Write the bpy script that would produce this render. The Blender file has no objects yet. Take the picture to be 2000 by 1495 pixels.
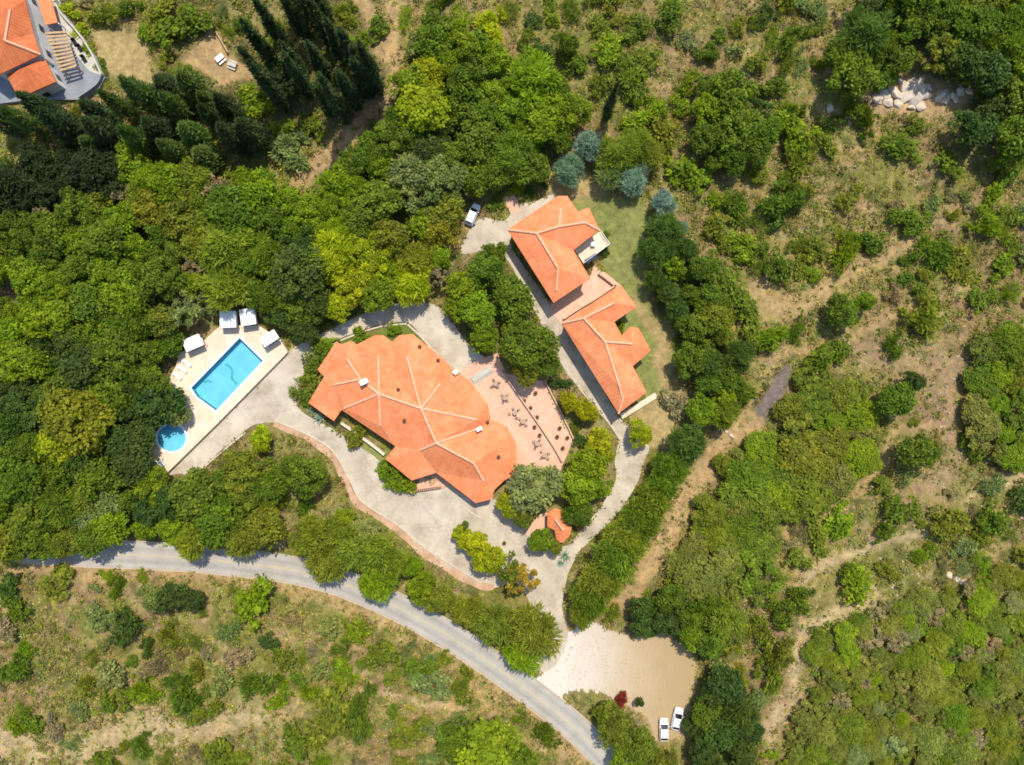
import bpy, math, random
import numpy as np
from mathutils import Vector
from mathutils.geometry import delaunay_2d_cdt
R = math.radians
rng = np.random.default_rng(7); random.seed(7)
S = bpy.context.scene; COL = S.collection
H = 133.333                                     # flying height of the camera above the yard, metres

# ------------------------------------------------------------------ camera, sky, sun, exposure
cd = bpy.data.cameras.new('camera'); cam = bpy.data.objects.new('camera', cd); COL.objects.link(cam)
cd.sensor_width = 36; cd.lens = 24; cd.clip_end = 6000; cam.location = (0, 0, H); S.camera = cam
SUN_EL, SUN_AZ = R(63), R(17)                   # azimuth clockwise from +Y (picture top)
w = bpy.data.worlds.new('World'); S.world = w; w.use_nodes = True
nt = w.node_tree; sky = nt.nodes.new('ShaderNodeTexSky'); sky.sky_type = 'NISHITA'; sky.sun_disc = False
sky.sun_elevation = SUN_EL; sky.sun_rotation = SUN_AZ
nt.links.new(sky.outputs[0], nt.nodes['Background'].inputs[0]); nt.nodes['Background'].inputs[1].default_value = 0.15
ld = bpy.data.lights.new('sun', 'SUN'); ld.energy = 3.6; ld.angle = R(0.6); ld.color = (1, 0.92, 0.77)
sun = bpy.data.objects.new('sun', ld); COL.objects.link(sun)
sdir = Vector((math.sin(SUN_AZ) * math.cos(SUN_EL), math.cos(SUN_AZ) * math.cos(SUN_EL), math.sin(SUN_EL)))
sun.rotation_euler = sdir.to_track_quat('Z', 'Y').to_euler(); sun.location = (0, 60, 90)
vs = S.view_settings; vs.view_transform = 'Standard'; vs.look = 'None'; vs.gamma = 1; vs.exposure = 0.45
S.cycles.max_bounces = 6; S.cycles.transparent_max_bounces = 8; S.cycles.filter_width = 1.7

# ------------------------------------------------------------------ helpers
def P(px, py, z=0.0):
    """a point of the 2000 x 1495 photograph that lies z metres above the yard -> world"""
    k = (H - z) / H * 0.1
    return ((px - 1000) * k, (747.5 - py) * k, z)
def PX(x, y, z=0.0):
    k = (H - z) / H * 0.1
    return x / k + 1000, 747.5 - y / k
def PP(pts, z=0.0): return np.array([P(a, b, z)[:2] for a, b in pts])
def smooth_poly(pts, n=4, closed=True):
    p = np.array(pts, float); out = []; m = len(p)
    for i in range(m if closed else m - 1):
        if closed: a, b, c, d = p[i - 1], p[i], p[(i + 1) % m], p[(i + 2) % m]
        else: a, b, c, d = p[max(i - 1, 0)], p[i], p[i + 1], p[min(i + 2, m - 1)]
        for k in range(n):
            t = k / n
            out.append(0.5 * (2 * b + (c - a) * t + (2 * a - 5 * b + 4 * c - d) * t * t + (3 * b - a - 3 * c + d) * t ** 3))
    if not closed: out.append(p[-1])
    return np.array(out)
def ribbon(pts, width):
    p = np.array(pts, float); t = np.gradient(p, axis=0); t /= np.linalg.norm(t, axis=1)[:, None] + 1e-9
    n = np.stack([-t[:, 1], t[:, 0]], 1); wd = np.broadcast_to(np.array(width, float), (len(p),))[:, None] / 2
    return np.concatenate([p + n * wd, (p - n * wd)[::-1]])
def inside(poly, x, y):
    r = np.zeros(x.shape, bool); px, py = poly[:, 0], poly[:, 1]; j = len(poly) - 1
    for i in range(len(poly)):
        c = (py[i] > y) != (py[j] > y)
        r ^= c & (x < (px[j] - px[i]) * (y - py[i]) / (py[j] - py[i] + 1e-12) + px[i]); j = i
    return r
def sdist(poly, x, y):
    """signed distance to a polygon, negative inside"""
    d = np.full(x.shape, 1e9)
    for i in range(len(poly)):
        a, b = poly[i - 1], poly[i]; e = b - a
        t = np.clip(((x - a[0]) * e[0] + (y - a[1]) * e[1]) / (e @ e + 1e-12), 0, 1)
        d = np.minimum(d, (x - a[0] - t * e[0]) ** 2 + (y - a[1] - t * e[1]) ** 2)
    return np.where(inside(poly, x, y), -1, 1) * np.sqrt(d)
_lat = np.random.default_rng(3).random((256, 256))
def vnoise(x, y, s, o=0):
    x = x / s + 17.3 * o + 500; y = y / s + 31.7 * o + 500
    i, j = np.floor(x).astype(int), np.floor(y).astype(int); f, g = x - i, y - j
    f, g = f * f * (3 - 2 * f), g * g * (3 - 2 * g); L = lambda a, b: _lat[a % 256, b % 256]
    return (L(i, j) * (1 - f) + L(i + 1, j) * f) * (1 - g) + (L(i, j + 1) * (1 - f) + L(i + 1, j + 1) * f) * g
def fbm(x, y, s, o=0): return (vnoise(x, y, s, o) * .5 + vnoise(x, y, s / 2.1, o + 1) * .3 + vnoise(x, y, s / 4.3, o + 2) * .2)

def tag(o, label=None, cat=None, group=None, kind=None):
    for k, v in (('label', label), ('category', cat), ('group', group), ('kind', kind)):
        if v: o[k] = v
    return o
def empty(name, loc=(0, 0, 0), rz=0.0):
    o = bpy.data.objects.new(name, None); COL.objects.link(o); o.location = loc; o.rotation_euler = (0, 0, rz)
    o.empty_display_size = 0.3; return o
def link(name, me, parent=None, color=None):
    o = bpy.data.objects.new(name, me); COL.objects.link(o)
    if parent is not None: o.parent = parent
    if color is not None: o.color = (*color, 1)
    return o
def mesh(name, v, f, mat=None, smooth=False):
    me = bpy.data.meshes.new(name); me.from_pydata([tuple(map(float, a)) for a in v], [], [tuple(map(int, a)) for a in f])
    if mat: me.materials.append(mat)
    if smooth: me.polygons.foreach_set('use_smooth', [True] * len(me.polygons))
    me.update(); return me
class MB:
    """collects shapes into one mesh"""
    def __init__(s): s.v, s.f = [], []
    def add(s, v, f):
        n = len(s.v); s.v += [tuple(a) for a in v]; s.f += [tuple(i + n for i in q) for q in f]; return s
    def box(s, c, size, rz=0.0, taper=1.0):
        hx, hy, hz = size[0] / 2, size[1] / 2, size[2] / 2; ca, sa = math.cos(rz), math.sin(rz); v = []
        for z, k in ((-hz, 1), (hz, taper)):
            for x, y in ((-hx, -hy), (hx, -hy), (hx, hy), (-hx, hy)):
                x, y = x * k, y * k; v.append((c[0] + x * ca - y * sa, c[1] + x * sa + y * ca, c[2] + z))
        return s.add(v, [(3, 2, 1, 0), (4, 5, 6, 7), (0, 1, 5, 4), (1, 2, 6, 5), (2, 3, 7, 6), (3, 0, 4, 7)])
    def tube(s, pts, rad, n=6):
        pts = [Vector(p) for p in pts]; rad = rad if hasattr(rad, '__len__') else [rad] * len(pts); v, f = [], []
        for i, p in enumerate(pts):
            d = (pts[min(i + 1, len(pts) - 1)] - pts[max(i - 1, 0)]).normalized()
            a = d.cross(Vector((0.31, 0.95, 0.07))).normalized(); b = d.cross(a)
            for k in range(n):
                t = 2 * math.pi * k / n; v.append(p + (a * math.cos(t) + b * math.sin(t)) * rad[i])
        for i in range(len(pts) - 1):
            for k in range(n): f.append((i * n + k, i * n + (k + 1) % n, (i + 1) * n + (k + 1) % n, (i + 1) * n + k))
        f.append(tuple(range(n))[::-1]); f.append(tuple((len(pts) - 1) * n + k for k in range(n)))
        return s.add(v, f)
    def lathe(s, prof, n=16, c=(0, 0, 0)):
        v, f = [], []
        for r, z in prof:
            for k in range(n):
                t = 2 * math.pi * k / n; v.append((c[0] + r * math.cos(t), c[1] + r * math.sin(t), c[2] + z))
        for i in range(len(prof) - 1):
            for k in range(n): f.append((i * n + k, i * n + (k + 1) % n, (i + 1) * n + (k + 1) % n, (i + 1) * n + k))
        f.append(tuple(range(n))[::-1]); f.append(tuple((len(prof) - 1) * n + k for k in range(n)))
        return s.add(v, f)
    def slab(s, poly, z0, z1, holes=()):
        tri, pts = cdt(poly, holes); n = len(pts)
        v = [(a, b, z1) for a, b in pts] + [(a, b, z0) for a, b in pts]
        f = [t for t in tri] + [tuple(i + n for i in t[::-1]) for t in tri]
        from collections import Counter
        ed = Counter((t[i], t[(i + 1) % 3]) for t in tri for i in range(3))
        f += [(b, a, a + n, b + n) for a, b in ed if (b, a) not in ed]
        return s.add(v, f)
    def build(s, name, mat, parent=None, off=(0, 0, 0), smooth=False, color=None):
        v = [(a - off[0], b - off[1], c - off[2]) for a, b, c in s.v]
        return link(name, mesh(name, v, s.f, mat, smooth), parent, color)
def cdt(poly, holes=()):
    pts = [Vector((float(a), float(b))) for a, b in poly]; ed = [(i, (i + 1) % len(poly)) for i in range(len(poly))]
    for h in holes:
        o = len(pts); pts += [Vector((float(a), float(b))) for a, b in h]; ed += [(o + i, o + (i + 1) % len(h)) for i in range(len(h))]
    v, _, f, *_ = delaunay_2d_cdt(pts, ed, [], 1, 1e-5)
    out = []
    for t in f:
        a, b, c = (v[i] for i in t); t = tuple(t); m_ = (a + b + c) / 3
        if any(inside(np.array(h), np.array([m_.x]), np.array([m_.y]))[0] for h in holes): continue
        if (b - a).cross(c - a) < 0: t = t[::-1]
        out.append(t)
    return out, [(p.x, p.y) for p in v]

# ------------------------------------------------------------------ materials
def nmat(name, rough=0.8, spec=0.3):
    m = bpy.data.materials.new(name); m.use_nodes = True; b = m.node_tree.nodes['Principled BSDF']
    b.inputs['Roughness'].default_value = rough; b.inputs['Specular IOR Level'].default_value = spec
    return m, m.node_tree, b
def N(t, typ, **kw):
    n = t.nodes.new(typ)
    for k, v in kw.items():
        if k in n.inputs: n.inputs[k].default_value = v
        else: setattr(n, k, v)
    return n
def ramp(t, stops):
    r = t.nodes.new('ShaderNodeValToRGB'); e = r.color_ramp.elements
    while len(e) < len(stops): e.new(0.5)
    for q, (p, c) in zip(e, stops): q.position = p; q.color = (*c, 1)
    return r
def mottled(name, stops, scale=1.0, rough=0.85, bump=0.3, fine=8.0, spec=0.25, detail=6):
    """object-space noise between albedo colours, with a fine bump"""
    m, t, b = nmat(name, rough, spec); tc = N(t, 'ShaderNodeTexCoord'); n = N(t, 'ShaderNodeTexNoise', Scale=scale, Detail=detail, Roughness=0.65)
    n2 = N(t, 'ShaderNodeTexNoise', Scale=fine, Detail=3)
    t.links.new(tc.outputs['Object'], n.inputs['Vector']); t.links.new(tc.outputs['Object'], n2.inputs['Vector'])
    r = ramp(t, stops); t.links.new(n.outputs[0], r.inputs[0]); t.links.new(r.outputs[0], b.inputs['Base Color'])
    bp = N(t, 'ShaderNodeBump', Strength=bump, Distance=0.05); t.links.new(n2.outputs[0], bp.inputs['Height']); t.links.new(bp.outputs[0], b.inputs['Normal'])
    return m
def flat(name, c, rough=0.6, spec=0.4, metal=0.0):
    c = np.array(c); m = mottled(name, [(0.3, c * 0.9), (0.7, np.minimum(c * 1.08, 0.95))], 2.0, rough, 0.05, 12, spec)
    m.node_tree.nodes['Principled BSDF'].inputs['Metallic'].default_value = metal; return m
M = {}
M['concrete'] = mottled('concrete', [(0.25, (.36, .305, .235)), (0.5, (.46, .40, .32)), (0.75, (.58, .52, .43))], 0.16, 0.9, 0.25, 3, detail=9)
M['asphalt'] = mottled('weathered_asphalt', [(0.25, (.36, .325, .285)), (0.55, (.45, .415, .37)), (0.8, (.55, .51, .46))], 0.2, 0.9, 0.2, 6, detail=9)
M['old_asphalt'] = mottled('old_asphalt', [(0.3, (.13, .105, .10)), (0.7, (.22, .18, .17))], 0.5, 0.9, 0.3, 3)
M['kerb'] = mottled('kerb_stone', [(0.3, (.42, .35, .27)), (0.7, (.60, .53, .43))], 1.0)
M['yellow_line'] = mottled('worn_yellow_paint', [(0.35, (.42, .38, .27)), (0.7, (.60, .47, .18))], 0.9)
M['brickpath'] = mottled('brick_path', [(0.25, (.34, .22, .14)), (0.5, (.50, .31, .20)), (0.75, (.52, .42, .32))], 0.35, 0.9, 0.3, 5, detail=8)
M['gravel'] = mottled('gravel', [(0.25, (.38, .30, .21)), (0.5, (.49, .405, .315)), (0.8, (.58, .50, .41))], 0.12, 0.95, 0.5, 4, detail=10)
def gravel():                                               # pale crushed stone by the road giving way to bare tan earth at the far side
    m, t, b = nmat('gravel', 0.95, 0.1); tc = N(t, 'ShaderNodeTexCoord'); n = N(t, 'ShaderNodeTexNoise', Scale=0.16, Detail=12, Roughness=0.85); mp = N(t, 'ShaderNodeMapping'); mp.inputs['Rotation'].default_value = (0, 0, R(-40)); mp.inputs['Scale'].default_value = (2.2, .8, 1); t.links.new(tc.outputs['Object'], mp.inputs[0]); t.links.new(mp.outputs[0], n.inputs['Vector'])
    sp = N(t, 'ShaderNodeSeparateXYZ'); t.links.new(tc.outputs['Object'], sp.inputs[0]); mr = N(t, 'ShaderNodeMapRange'); mr.inputs[1].default_value = 8; mr.inputs[2].default_value = 32; t.links.new(sp.outputs[0], mr.inputs[0])
    ma = N(t, 'ShaderNodeMath', operation='MULTIPLY_ADD'); ma.inputs[1].default_value = 0.5; t.links.new(n.outputs[0], ma.inputs[0]); m2 = N(t, 'ShaderNodeMath', operation='MULTIPLY'); m2.inputs[1].default_value = 0.62; t.links.new(mr.outputs[0], m2.inputs[0]); t.links.new(m2.outputs[0], ma.inputs[2])
    r = ramp(t, [(0.30, (.60, .53, .46)), (0.46, (.52, .45, .37)), (0.64, (.45, .35, .225)), (0.82, (.38, .28, .15))]); t.links.new(ma.outputs[0], r.inputs[0]); t.links.new(r.outputs[0], b.inputs['Base Color'])
    n2 = N(t, 'ShaderNodeTexNoise', Scale=4, Detail=4); t.links.new(tc.outputs['Object'], n2.inputs['Vector']); bp = N(t, 'ShaderNodeBump', Strength=.5, Distance=.05); t.links.new(n2.outputs[0], bp.inputs['Height']); t.links.new(bp.outputs[0], b.inputs['Normal']); return m
M['gravel'] = gravel()
def cracks(m, scale, dark=.86):                             # expansion joints and hairline cracks worked into the base colour
    t = m.node_tree; b = t.nodes['Principled BSDF']; src = b.inputs['Base Color'].links[0].from_socket; tc = N(t, 'ShaderNodeTexCoord'); nz = N(t, 'ShaderNodeTexNoise', Scale=.7, Detail=4); va = N(t, 'ShaderNodeVectorMath', operation='ADD')
    t.links.new(tc.outputs['Object'], nz.inputs['Vector']); t.links.new(tc.outputs['Object'], va.inputs[0]); t.links.new(nz.outputs['Color'], va.inputs[1]); vo = N(t, 'ShaderNodeTexVoronoi', Scale=scale); vo.feature = 'DISTANCE_TO_EDGE'; t.links.new(va.outputs[0], vo.inputs['Vector'])
    r = ramp(t, [(0.0, (dark,) * 3), (0.022, (1, 1, 1))]); t.links.new(vo.outputs['Distance'], r.inputs[0]); n2 = N(t, 'ShaderNodeTexNoise', Scale=.33, Detail=7, Roughness=.7); t.links.new(tc.outputs['Object'], n2.inputs['Vector']); r2 = ramp(t, [(0.34, (.80, .765, .71)), (0.5, (1, 1, 1)), (0.66, (1.10, 1.08, 1.04))]); t.links.new(n2.outputs[0], r2.inputs[0])
    for o_ in (r.outputs[0], r2.outputs[0]):
        mx = N(t, 'ShaderNodeMix', data_type='RGBA', blend_type='MULTIPLY'); mx.inputs[0].default_value = 1; t.links.new(src, mx.inputs[6]); t.links.new(o_, mx.inputs[7]); src = mx.outputs[2]
    t.links.new(src, b.inputs['Base Color'])
cracks(M['concrete'], .17); cracks(M['brickpath'], .6, .6)
def road_mat():                                             # UV x runs across: worn wheel paths, dusty ragged edges
    m, t, b = nmat('weathered_asphalt', .92, .2); uv = N(t, 'ShaderNodeUVMap'); sp = N(t, 'ShaderNodeSeparateXYZ'); t.links.new(uv.outputs[0], sp.inputs[0]); tc = N(t, 'ShaderNodeTexCoord')
    n = N(t, 'ShaderNodeTexNoise', Scale=.3, Detail=9, Roughness=.7); t.links.new(tc.outputs['Object'], n.inputs['Vector']); r = ramp(t, [(0.25, (.29, .26, .225)), (0.5, (.36, .335, .30)), (0.75, (.43, .40, .36))]); t.links.new(n.outputs[0], r.inputs[0])
    rw = ramp(t, [(0.0, (1, 1, 1)), (.14, (1.08,) * 3), (.27, (.86,) * 3), (.40, (1.04,) * 3), (.60, (1.04,) * 3), (.73, (.88,) * 3), (.86, (1.08,) * 3), (1, (1, 1, 1))]); t.links.new(sp.outputs[0], rw.inputs[0])
    mx = N(t, 'ShaderNodeMix', data_type='RGBA', blend_type='MULTIPLY'); mx.inputs[0].default_value = 1; t.links.new(r.outputs[0], mx.inputs[6]); t.links.new(rw.outputs[0], mx.inputs[7])
    n2 = N(t, 'ShaderNodeTexNoise', Scale=1.1, Detail=6); t.links.new(tc.outputs['Object'], n2.inputs['Vector']); ed = N(t, 'ShaderNodeMath', operation='PINGPONG'); ed.inputs[1].default_value = .5; t.links.new(sp.outputs[0], ed.inputs[0])
    sb = N(t, 'ShaderNodeMath', operation='MULTIPLY_ADD'); sb.inputs[1].default_value = .16; t.links.new(n2.outputs[0], sb.inputs[0]); sb.inputs[2].default_value = -.035; gt = N(t, 'ShaderNodeMath', operation='SUBTRACT'); t.links.new(sb.outputs[0], gt.inputs[0]); t.links.new(ed.outputs[0], gt.inputs[1])
    mr = N(t, 'ShaderNodeMapRange'); mr.inputs[1].default_value = -.03; mr.inputs[2].default_value = .05; t.links.new(gt.outputs[0], mr.inputs[0]); m2 = N(t, 'ShaderNodeMix', data_type='RGBA'); t.links.new(mr.outputs[0], m2.inputs[0]); t.links.new(mx.outputs[2], m2.inputs[6]); m2.inputs[7].default_value = (.40, .29, .17, 1)
    t.links.new(m2.outputs[2], b.inputs['Base Color']); return m
M['asphalt'] = road_mat()
M['white'] = flat('white_canvas', (.86, .85, .83), 0.8, 0.2)
M['carpaint'] = flat('white_car_paint', (.84, .84, .85), 0.25, 0.5)
M['glassdark'] = flat('dark_glass', (.012, .014, .02), 0.08, 0.6)
M['rubber'] = flat('black_rubber', (.02, .02, .02), 0.9, 0.2)
M['metal'] = flat('grey_metal', (.45, .45, .46), 0.4, 0.5, 0.8)
M['lampred'] = flat('red_lamp', (.35, .02, .02), 0.2); M['lampclear'] = flat('clear_lamp', (.7, .72, .75), 0.15)
M['plaster'] = mottled('cream_plaster', [(0.3, (.58, .47, .34)), (0.7, (.70, .60, .46))], 0.8, 0.9, 0.1)
M['whitewall'] = mottled('white_plaster', [(0.3, (.60, .58, .54)), (0.7, (.76, .74, .70))], 0.6, 0.9, 0.1)
M['wood'] = mottled('weathered_wood', [(0.3, (.35, .22, .11)), (0.7, (.55, .38, .21))], 2.0)
M['darkwood'] = mottled('dark_wood', [(0.3, (.07, .045, .03)), (0.7, (.13, .085, .06))], 2.0)
M['pot'] = mottled('clay_pot', [(0.3, (.22, .09, .05)), (0.7, (.33, .15, .08))], 2.0)
M['greydeck'] = mottled('grey_deck', [(0.3, (.17, .19, .22)), (0.7, (.28, .29, .32))], 0.5)
M['rock'] = mottled('pale_rock', [(0.3, (.38, .30, .21)), (0.5, (.58, .49, .39)), (0.8, (.70, .62, .52))], 1.3, 0.95, 0.8, 2.5, detail=10)
M['bark'] = mottled('bark', [(0.3, (.09, .065, .045)), (0.7, (.20, .155, .115))], 3.0, 0.95, 0.6)
M['slate'] = mottled('grey_slab', [(0.3, (.38, .36, .30)), (0.7, (.54, .52, .45))], 1.2)
M['vent'] = flat('brown_vent', (.10, .035, .02), 0.7)
M['mosaic'] = mottled('mosaic_tile', [(0.3, (.06, .34, .36)), (0.7, (.10, .42, .42))], 1.5, 0.4)
M['pooltile'] = mottled('pool_tile', [(0.3, (.17, .47, .62)), (0.7, (.24, .58, .73))], 0.35, 0.4, 0.05)

def tiles(name, c1, c2, c3):
    """barrel tile roof: courses run across the slope (UV v runs down it), colour varies tile by tile and in broad weather stains"""
    m, t, b = nmat(name, 0.85, 0.2); uv = N(t, 'ShaderNodeUVMap'); mp = N(t, 'ShaderNodeMapping'); mp.inputs['Scale'].default_value = (2.2, 0.10, 1)
    t.links.new(uv.outputs[0], mp.inputs[0]); n = N(t, 'ShaderNodeTexNoise', Scale=1.0, Detail=5, Roughness=0.7); t.links.new(mp.outputs[0], n.inputs['Vector'])
    tc = N(t, 'ShaderNodeTexCoord'); n2 = N(t, 'ShaderNodeTexNoise', Scale=0.3, Detail=8, Roughness=0.65); t.links.new(tc.outputs['Object'], n2.inputs['Vector'])
    mx = N(t, 'ShaderNodeMath', operation='MULTIPLY_ADD'); mx.inputs[1].default_value = 0.45; t.links.new(n.outputs[0], mx.inputs[0])
    m2 = N(t, 'ShaderNodeMath', operation='MULTIPLY'); m2.inputs[1].default_value = 0.58; t.links.new(n2.outputs[0], m2.inputs[0]); t.links.new(m2.outputs[0], mx.inputs[2])
    r = ramp(t, [(0.34, c1), (0.5, c2), (0.68, c3)]); t.links.new(mx.outputs[0], r.inputs[0]); n5 = N(t, 'ShaderNodeTexNoise', Scale=.9, Detail=7, Roughness=.75); t.links.new(tc.outputs['Object'], n5.inputs['Vector']); r5 = ramp(t, [(0.34, (.82, .78, .76)), (0.48, (1, 1, 1)), (.7, (1.04, 1.06, 1.06))]); t.links.new(n5.outputs[0], r5.inputs[0]); m5 = N(t, 'ShaderNodeMix', data_type='RGBA', blend_type='MULTIPLY'); m5.inputs[0].default_value = 1; t.links.new(r.outputs[0], m5.inputs[6]); t.links.new(r5.outputs[0], m5.inputs[7]); t.links.new(m5.outputs[2], b.inputs['Base Color'])
    wv = N(t, 'ShaderNodeTexWave', Scale=0.55); wv.wave_type = 'BANDS'; wv.bands_direction = 'X'; t.links.new(uv.outputs[0], wv.inputs['Vector'])
    wy = N(t, 'ShaderNodeTexWave', Scale=0.35); wy.wave_profile = 'SAW'; wy.bands_direction = 'Y'; t.links.new(uv.outputs[0], wy.inputs['Vector'])
    ad = N(t, 'ShaderNodeMath', operation='ADD'); t.links.new(wv.outputs['Fac'], ad.inputs[0]); t.links.new(wy.outputs['Fac'], ad.inputs[1])
    bp = N(t, 'ShaderNodeBump', Strength=0.35, Distance=0.08); t.links.new(ad.outputs[0], bp.inputs['Height']); t.links.new(bp.outputs[0], b.inputs['Normal'])
    return m
M['tile'] = tiles('terracotta_tile', (.58, .165, .06), (.70, .225, .095), (.77, .30, .15))
M['tile_villa'] = tiles('terracotta_tile_villa', (.33, .09, .03), (.48, .135, .05), (.58, .19, .09))
M['ridge'] = mottled('ridge_tile', [(0.3, (.64, .30, .17)), (0.7, (.78, .46, .31))], 1.5)

def paving(name, c1, c2, mortar, size):
    m, t, b = nmat(name, 0.8, 0.3); tc = N(t, 'ShaderNodeTexCoord'); br = N(t, 'ShaderNodeTexBrick', Scale=1.0)
    mp = N(t, 'ShaderNodeMapping'); mp.inputs['Rotation'].default_value = (0, 0, R(-57)); t.links.new(tc.outputs['Object'], mp.inputs[0]); t.links.new(mp.outputs[0], br.inputs['Vector'])
    br.offset = 0; br.inputs['Brick Width'].default_value = size; br.inputs['Row Height'].default_value = size; br.inputs['Mortar Size'].default_value = 0.025
    n = N(t, 'ShaderNodeTexNoise', Scale=0.35, Detail=8, Roughness=0.7); t.links.new(tc.outputs['Object'], n.inputs['Vector'])
    r = ramp(t, [(0.3, c1), (0.7, c2)]); t.links.new(n.outputs[0], r.inputs[0])
    hs = N(t, 'ShaderNodeHueSaturation', Value=0.92); t.links.new(r.outputs[0], hs.inputs['Color'])
    t.links.new(r.outputs[0], br.inputs['Color1']); t.links.new(hs.outputs[0], br.inputs['Color2']); br.inputs['Mortar'].default_value = (*mortar, 1)
    t.links.new(br.outputs[0], b.inputs['Base Color']); return m
M['patio'] = paving('terracotta_paving', (.58, .34, .225), (.72, .46, .34), (.49, .30, .20), 1.0)
M['deck'] = paving('pool_paving', (.62, .48, .35), (.80, .66, .51), (.56, .45, .33), 1.0)

def foliage_mat(name, trans=0.35):
    m, t, b = nmat(name, 0.55, 0.2); oi = N(t, 'ShaderNodeObjectInfo'); at = N(t, 'ShaderNodeAttribute', attribute_name='tint')
    r = ramp(t, [(0.0, (.80, .88, .72)), (0.45, (1.38, 1.44, 1.0)), (0.8, (1.95, 1.88, 1.2)), (1.0, (2.6, 2.35, 1.7))]); t.links.new(at.outputs['Fac'], r.inputs[0])
    mx = N(t, 'ShaderNodeMix', data_type='RGBA', blend_type='MULTIPLY'); mx.inputs[0].default_value = 1
    t.links.new(oi.outputs['Color'], mx.inputs[6]); t.links.new(r.outputs[0], mx.inputs[7]); t.links.new(mx.outputs[2], b.inputs['Base Color'])
    tr = N(t, 'ShaderNodeBsdfTranslucent'); t.links.new(mx.outputs[2], tr.inputs[0]); ms = N(t, 'ShaderNodeMixShader'); ms.inputs[0].default_value = trans
    t.links.new(b.outputs[0], ms.inputs[1]); t.links.new(tr.outputs[0], ms.inputs[2]); t.links.new(ms.outputs[0], t.nodes['Material Output'].inputs[0]); return m
M['leaf'] = foliage_mat('leaf', 0.55); M['needle'] = foliage_mat('needle', 0.3); M['grassblade'] = foliage_mat('grass_blade', 0.3)
m, t, b = nmat('water'); gl = N(t, 'ShaderNodeBsdfGlossy', Roughness=0.04); tp = N(t, 'ShaderNodeBsdfTransparent'); tp.inputs[0].default_value = (.80, .95, .98, 1)
fr = N(t, 'ShaderNodeFresnel', IOR=1.33); n = N(t, 'ShaderNodeTexNoise', Scale=1.6, Detail=3); tc = N(t, 'ShaderNodeTexCoord'); t.links.new(tc.outputs['Object'], n.inputs['Vector'])
bp = N(t, 'ShaderNodeBump', Strength=0.25, Distance=0.05); t.links.new(n.outputs[0], bp.inputs['Height']); t.links.new(bp.outputs[0], gl.inputs['Normal']); t.links.new(bp.outputs[0], fr.inputs['Normal'])
ms = N(t, 'ShaderNodeMixShader'); t.links.new(fr.outputs[0], ms.inputs[0]); t.links.new(tp.outputs[0], ms.inputs[1]); t.links.new(gl.outputs[0], ms.inputs[2]); t.links.new(ms.outputs[0], t.nodes['Material Output'].inputs[0]); M['water'] = m
m, t, b = nmat('earth', 0.95, 0.1); at = N(t, 'ShaderNodeAttribute', attribute_name='soil'); tc = N(t, 'ShaderNodeTexCoord')
n = N(t, 'ShaderNodeTexNoise', Scale=0.9, Detail=8, Roughness=0.75); t.links.new(tc.outputs['Object'], n.inputs['Vector'])
r = ramp(t, [(0.3, (.62, .60, .56)), (0.5, (1, 1, 1)), (0.72, (1.5, 1.42, 1.3))]); t.links.new(n.outputs[0], r.inputs[0])
mx = N(t, 'ShaderNodeMix', data_type='RGBA', blend_type='MULTIPLY'); mx.inputs[0].default_value = 1; t.links.new(at.outputs['Color'], mx.inputs[6]); t.links.new(r.outputs[0], mx.inputs[7])
t.links.new(mx.outputs[2], b.inputs['Base Color']); n3 = N(t, 'ShaderNodeTexNoise', Scale=1.3, Detail=9, Roughness=0.75); t.links.new(tc.outputs['Object'], n3.inputs['Vector'])
bp = N(t, 'ShaderNodeBump', Strength=0.9, Distance=0.35); t.links.new(n3.outputs[0], bp.inputs['Height']); t.links.new(bp.outputs[0], b.inputs['Normal']); M['earth'] = m

# ------------------------------------------------------------------ plan of the place, in photograph pixels
ROAD = smooth_poly([(-260, 1035), (-120, 1052), (0, 1068), (130, 1079), (250, 1084), (350, 1089), (450, 1098), (550, 1110), (640, 1130), (720, 1160), (800, 1198), (880, 1244), (960, 1297), (1040, 1355), (1100, 1402), (1150, 1447), (1210, 1512), (1290, 1605), (1400, 1740)], 5, False)
ROADP = ribbon(ROAD, 57)
DRIVE = [(318, 932), (345, 905), (425, 830), (500, 754), (560, 690), (580, 676), (640, 646), (690, 622), (740, 600), (800, 590), (850, 596), (880, 625), (905, 660), (935, 690), (960, 712), (925, 745), (889, 722), (850, 688), (820, 654), (796, 630), (745, 634), (700, 648), (650, 668), (618, 692), (590, 740), (578, 785), (600, 812), (650, 838), (700, 872), (742, 902), (760, 950), (800, 960), (852, 945), (905, 955), (960, 975), (1010, 975), (1035, 1025), (1060, 1062), (1090, 1070), (1120, 1062), (1135, 1070), (1110, 1120), (1098, 1190), (1110, 1240), (1085, 1300), (1040, 1310), (1040, 1200), (1010, 1140), (960, 1150), (915, 1135), (860, 1097), (800, 1052), (760, 1018), (715, 985), (690, 955), (668, 912), (640, 880), (595, 858), (548, 828), (505, 828), (478, 842), (400, 908), (385, 935), (350, 925)]
GPATH = [(900, 495), (920, 445), (945, 425), (985, 432), (1010, 400), (1050, 392), (1088, 378), (1040, 440), (995, 470), (1030, 530), (1086, 610), (1100, 640), (1150, 715), (1206, 810), (1235, 838), (1268, 872), (1258, 900), (1244, 945), (1205, 1005), (1165, 1045), (1130, 1075), (1120, 1055), (1150, 1020), (1180, 985), (1205, 940), (1203, 895), (1212, 862), (1185, 822), (1140, 765), (1110, 735), (1085, 690), (1060, 640), (1020, 560), (985, 500), (950, 490)]
BRICK = ribbon(smooth_poly([(535, 828), (590, 850), (645, 888), (675, 940), (700, 985), (770, 1030), (820, 1075), (880, 1115), (930, 1142), (965, 1148)], 4, False), [10 + 7 * math.sin(i * .7) ** 2 for i in range(37)])
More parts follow.
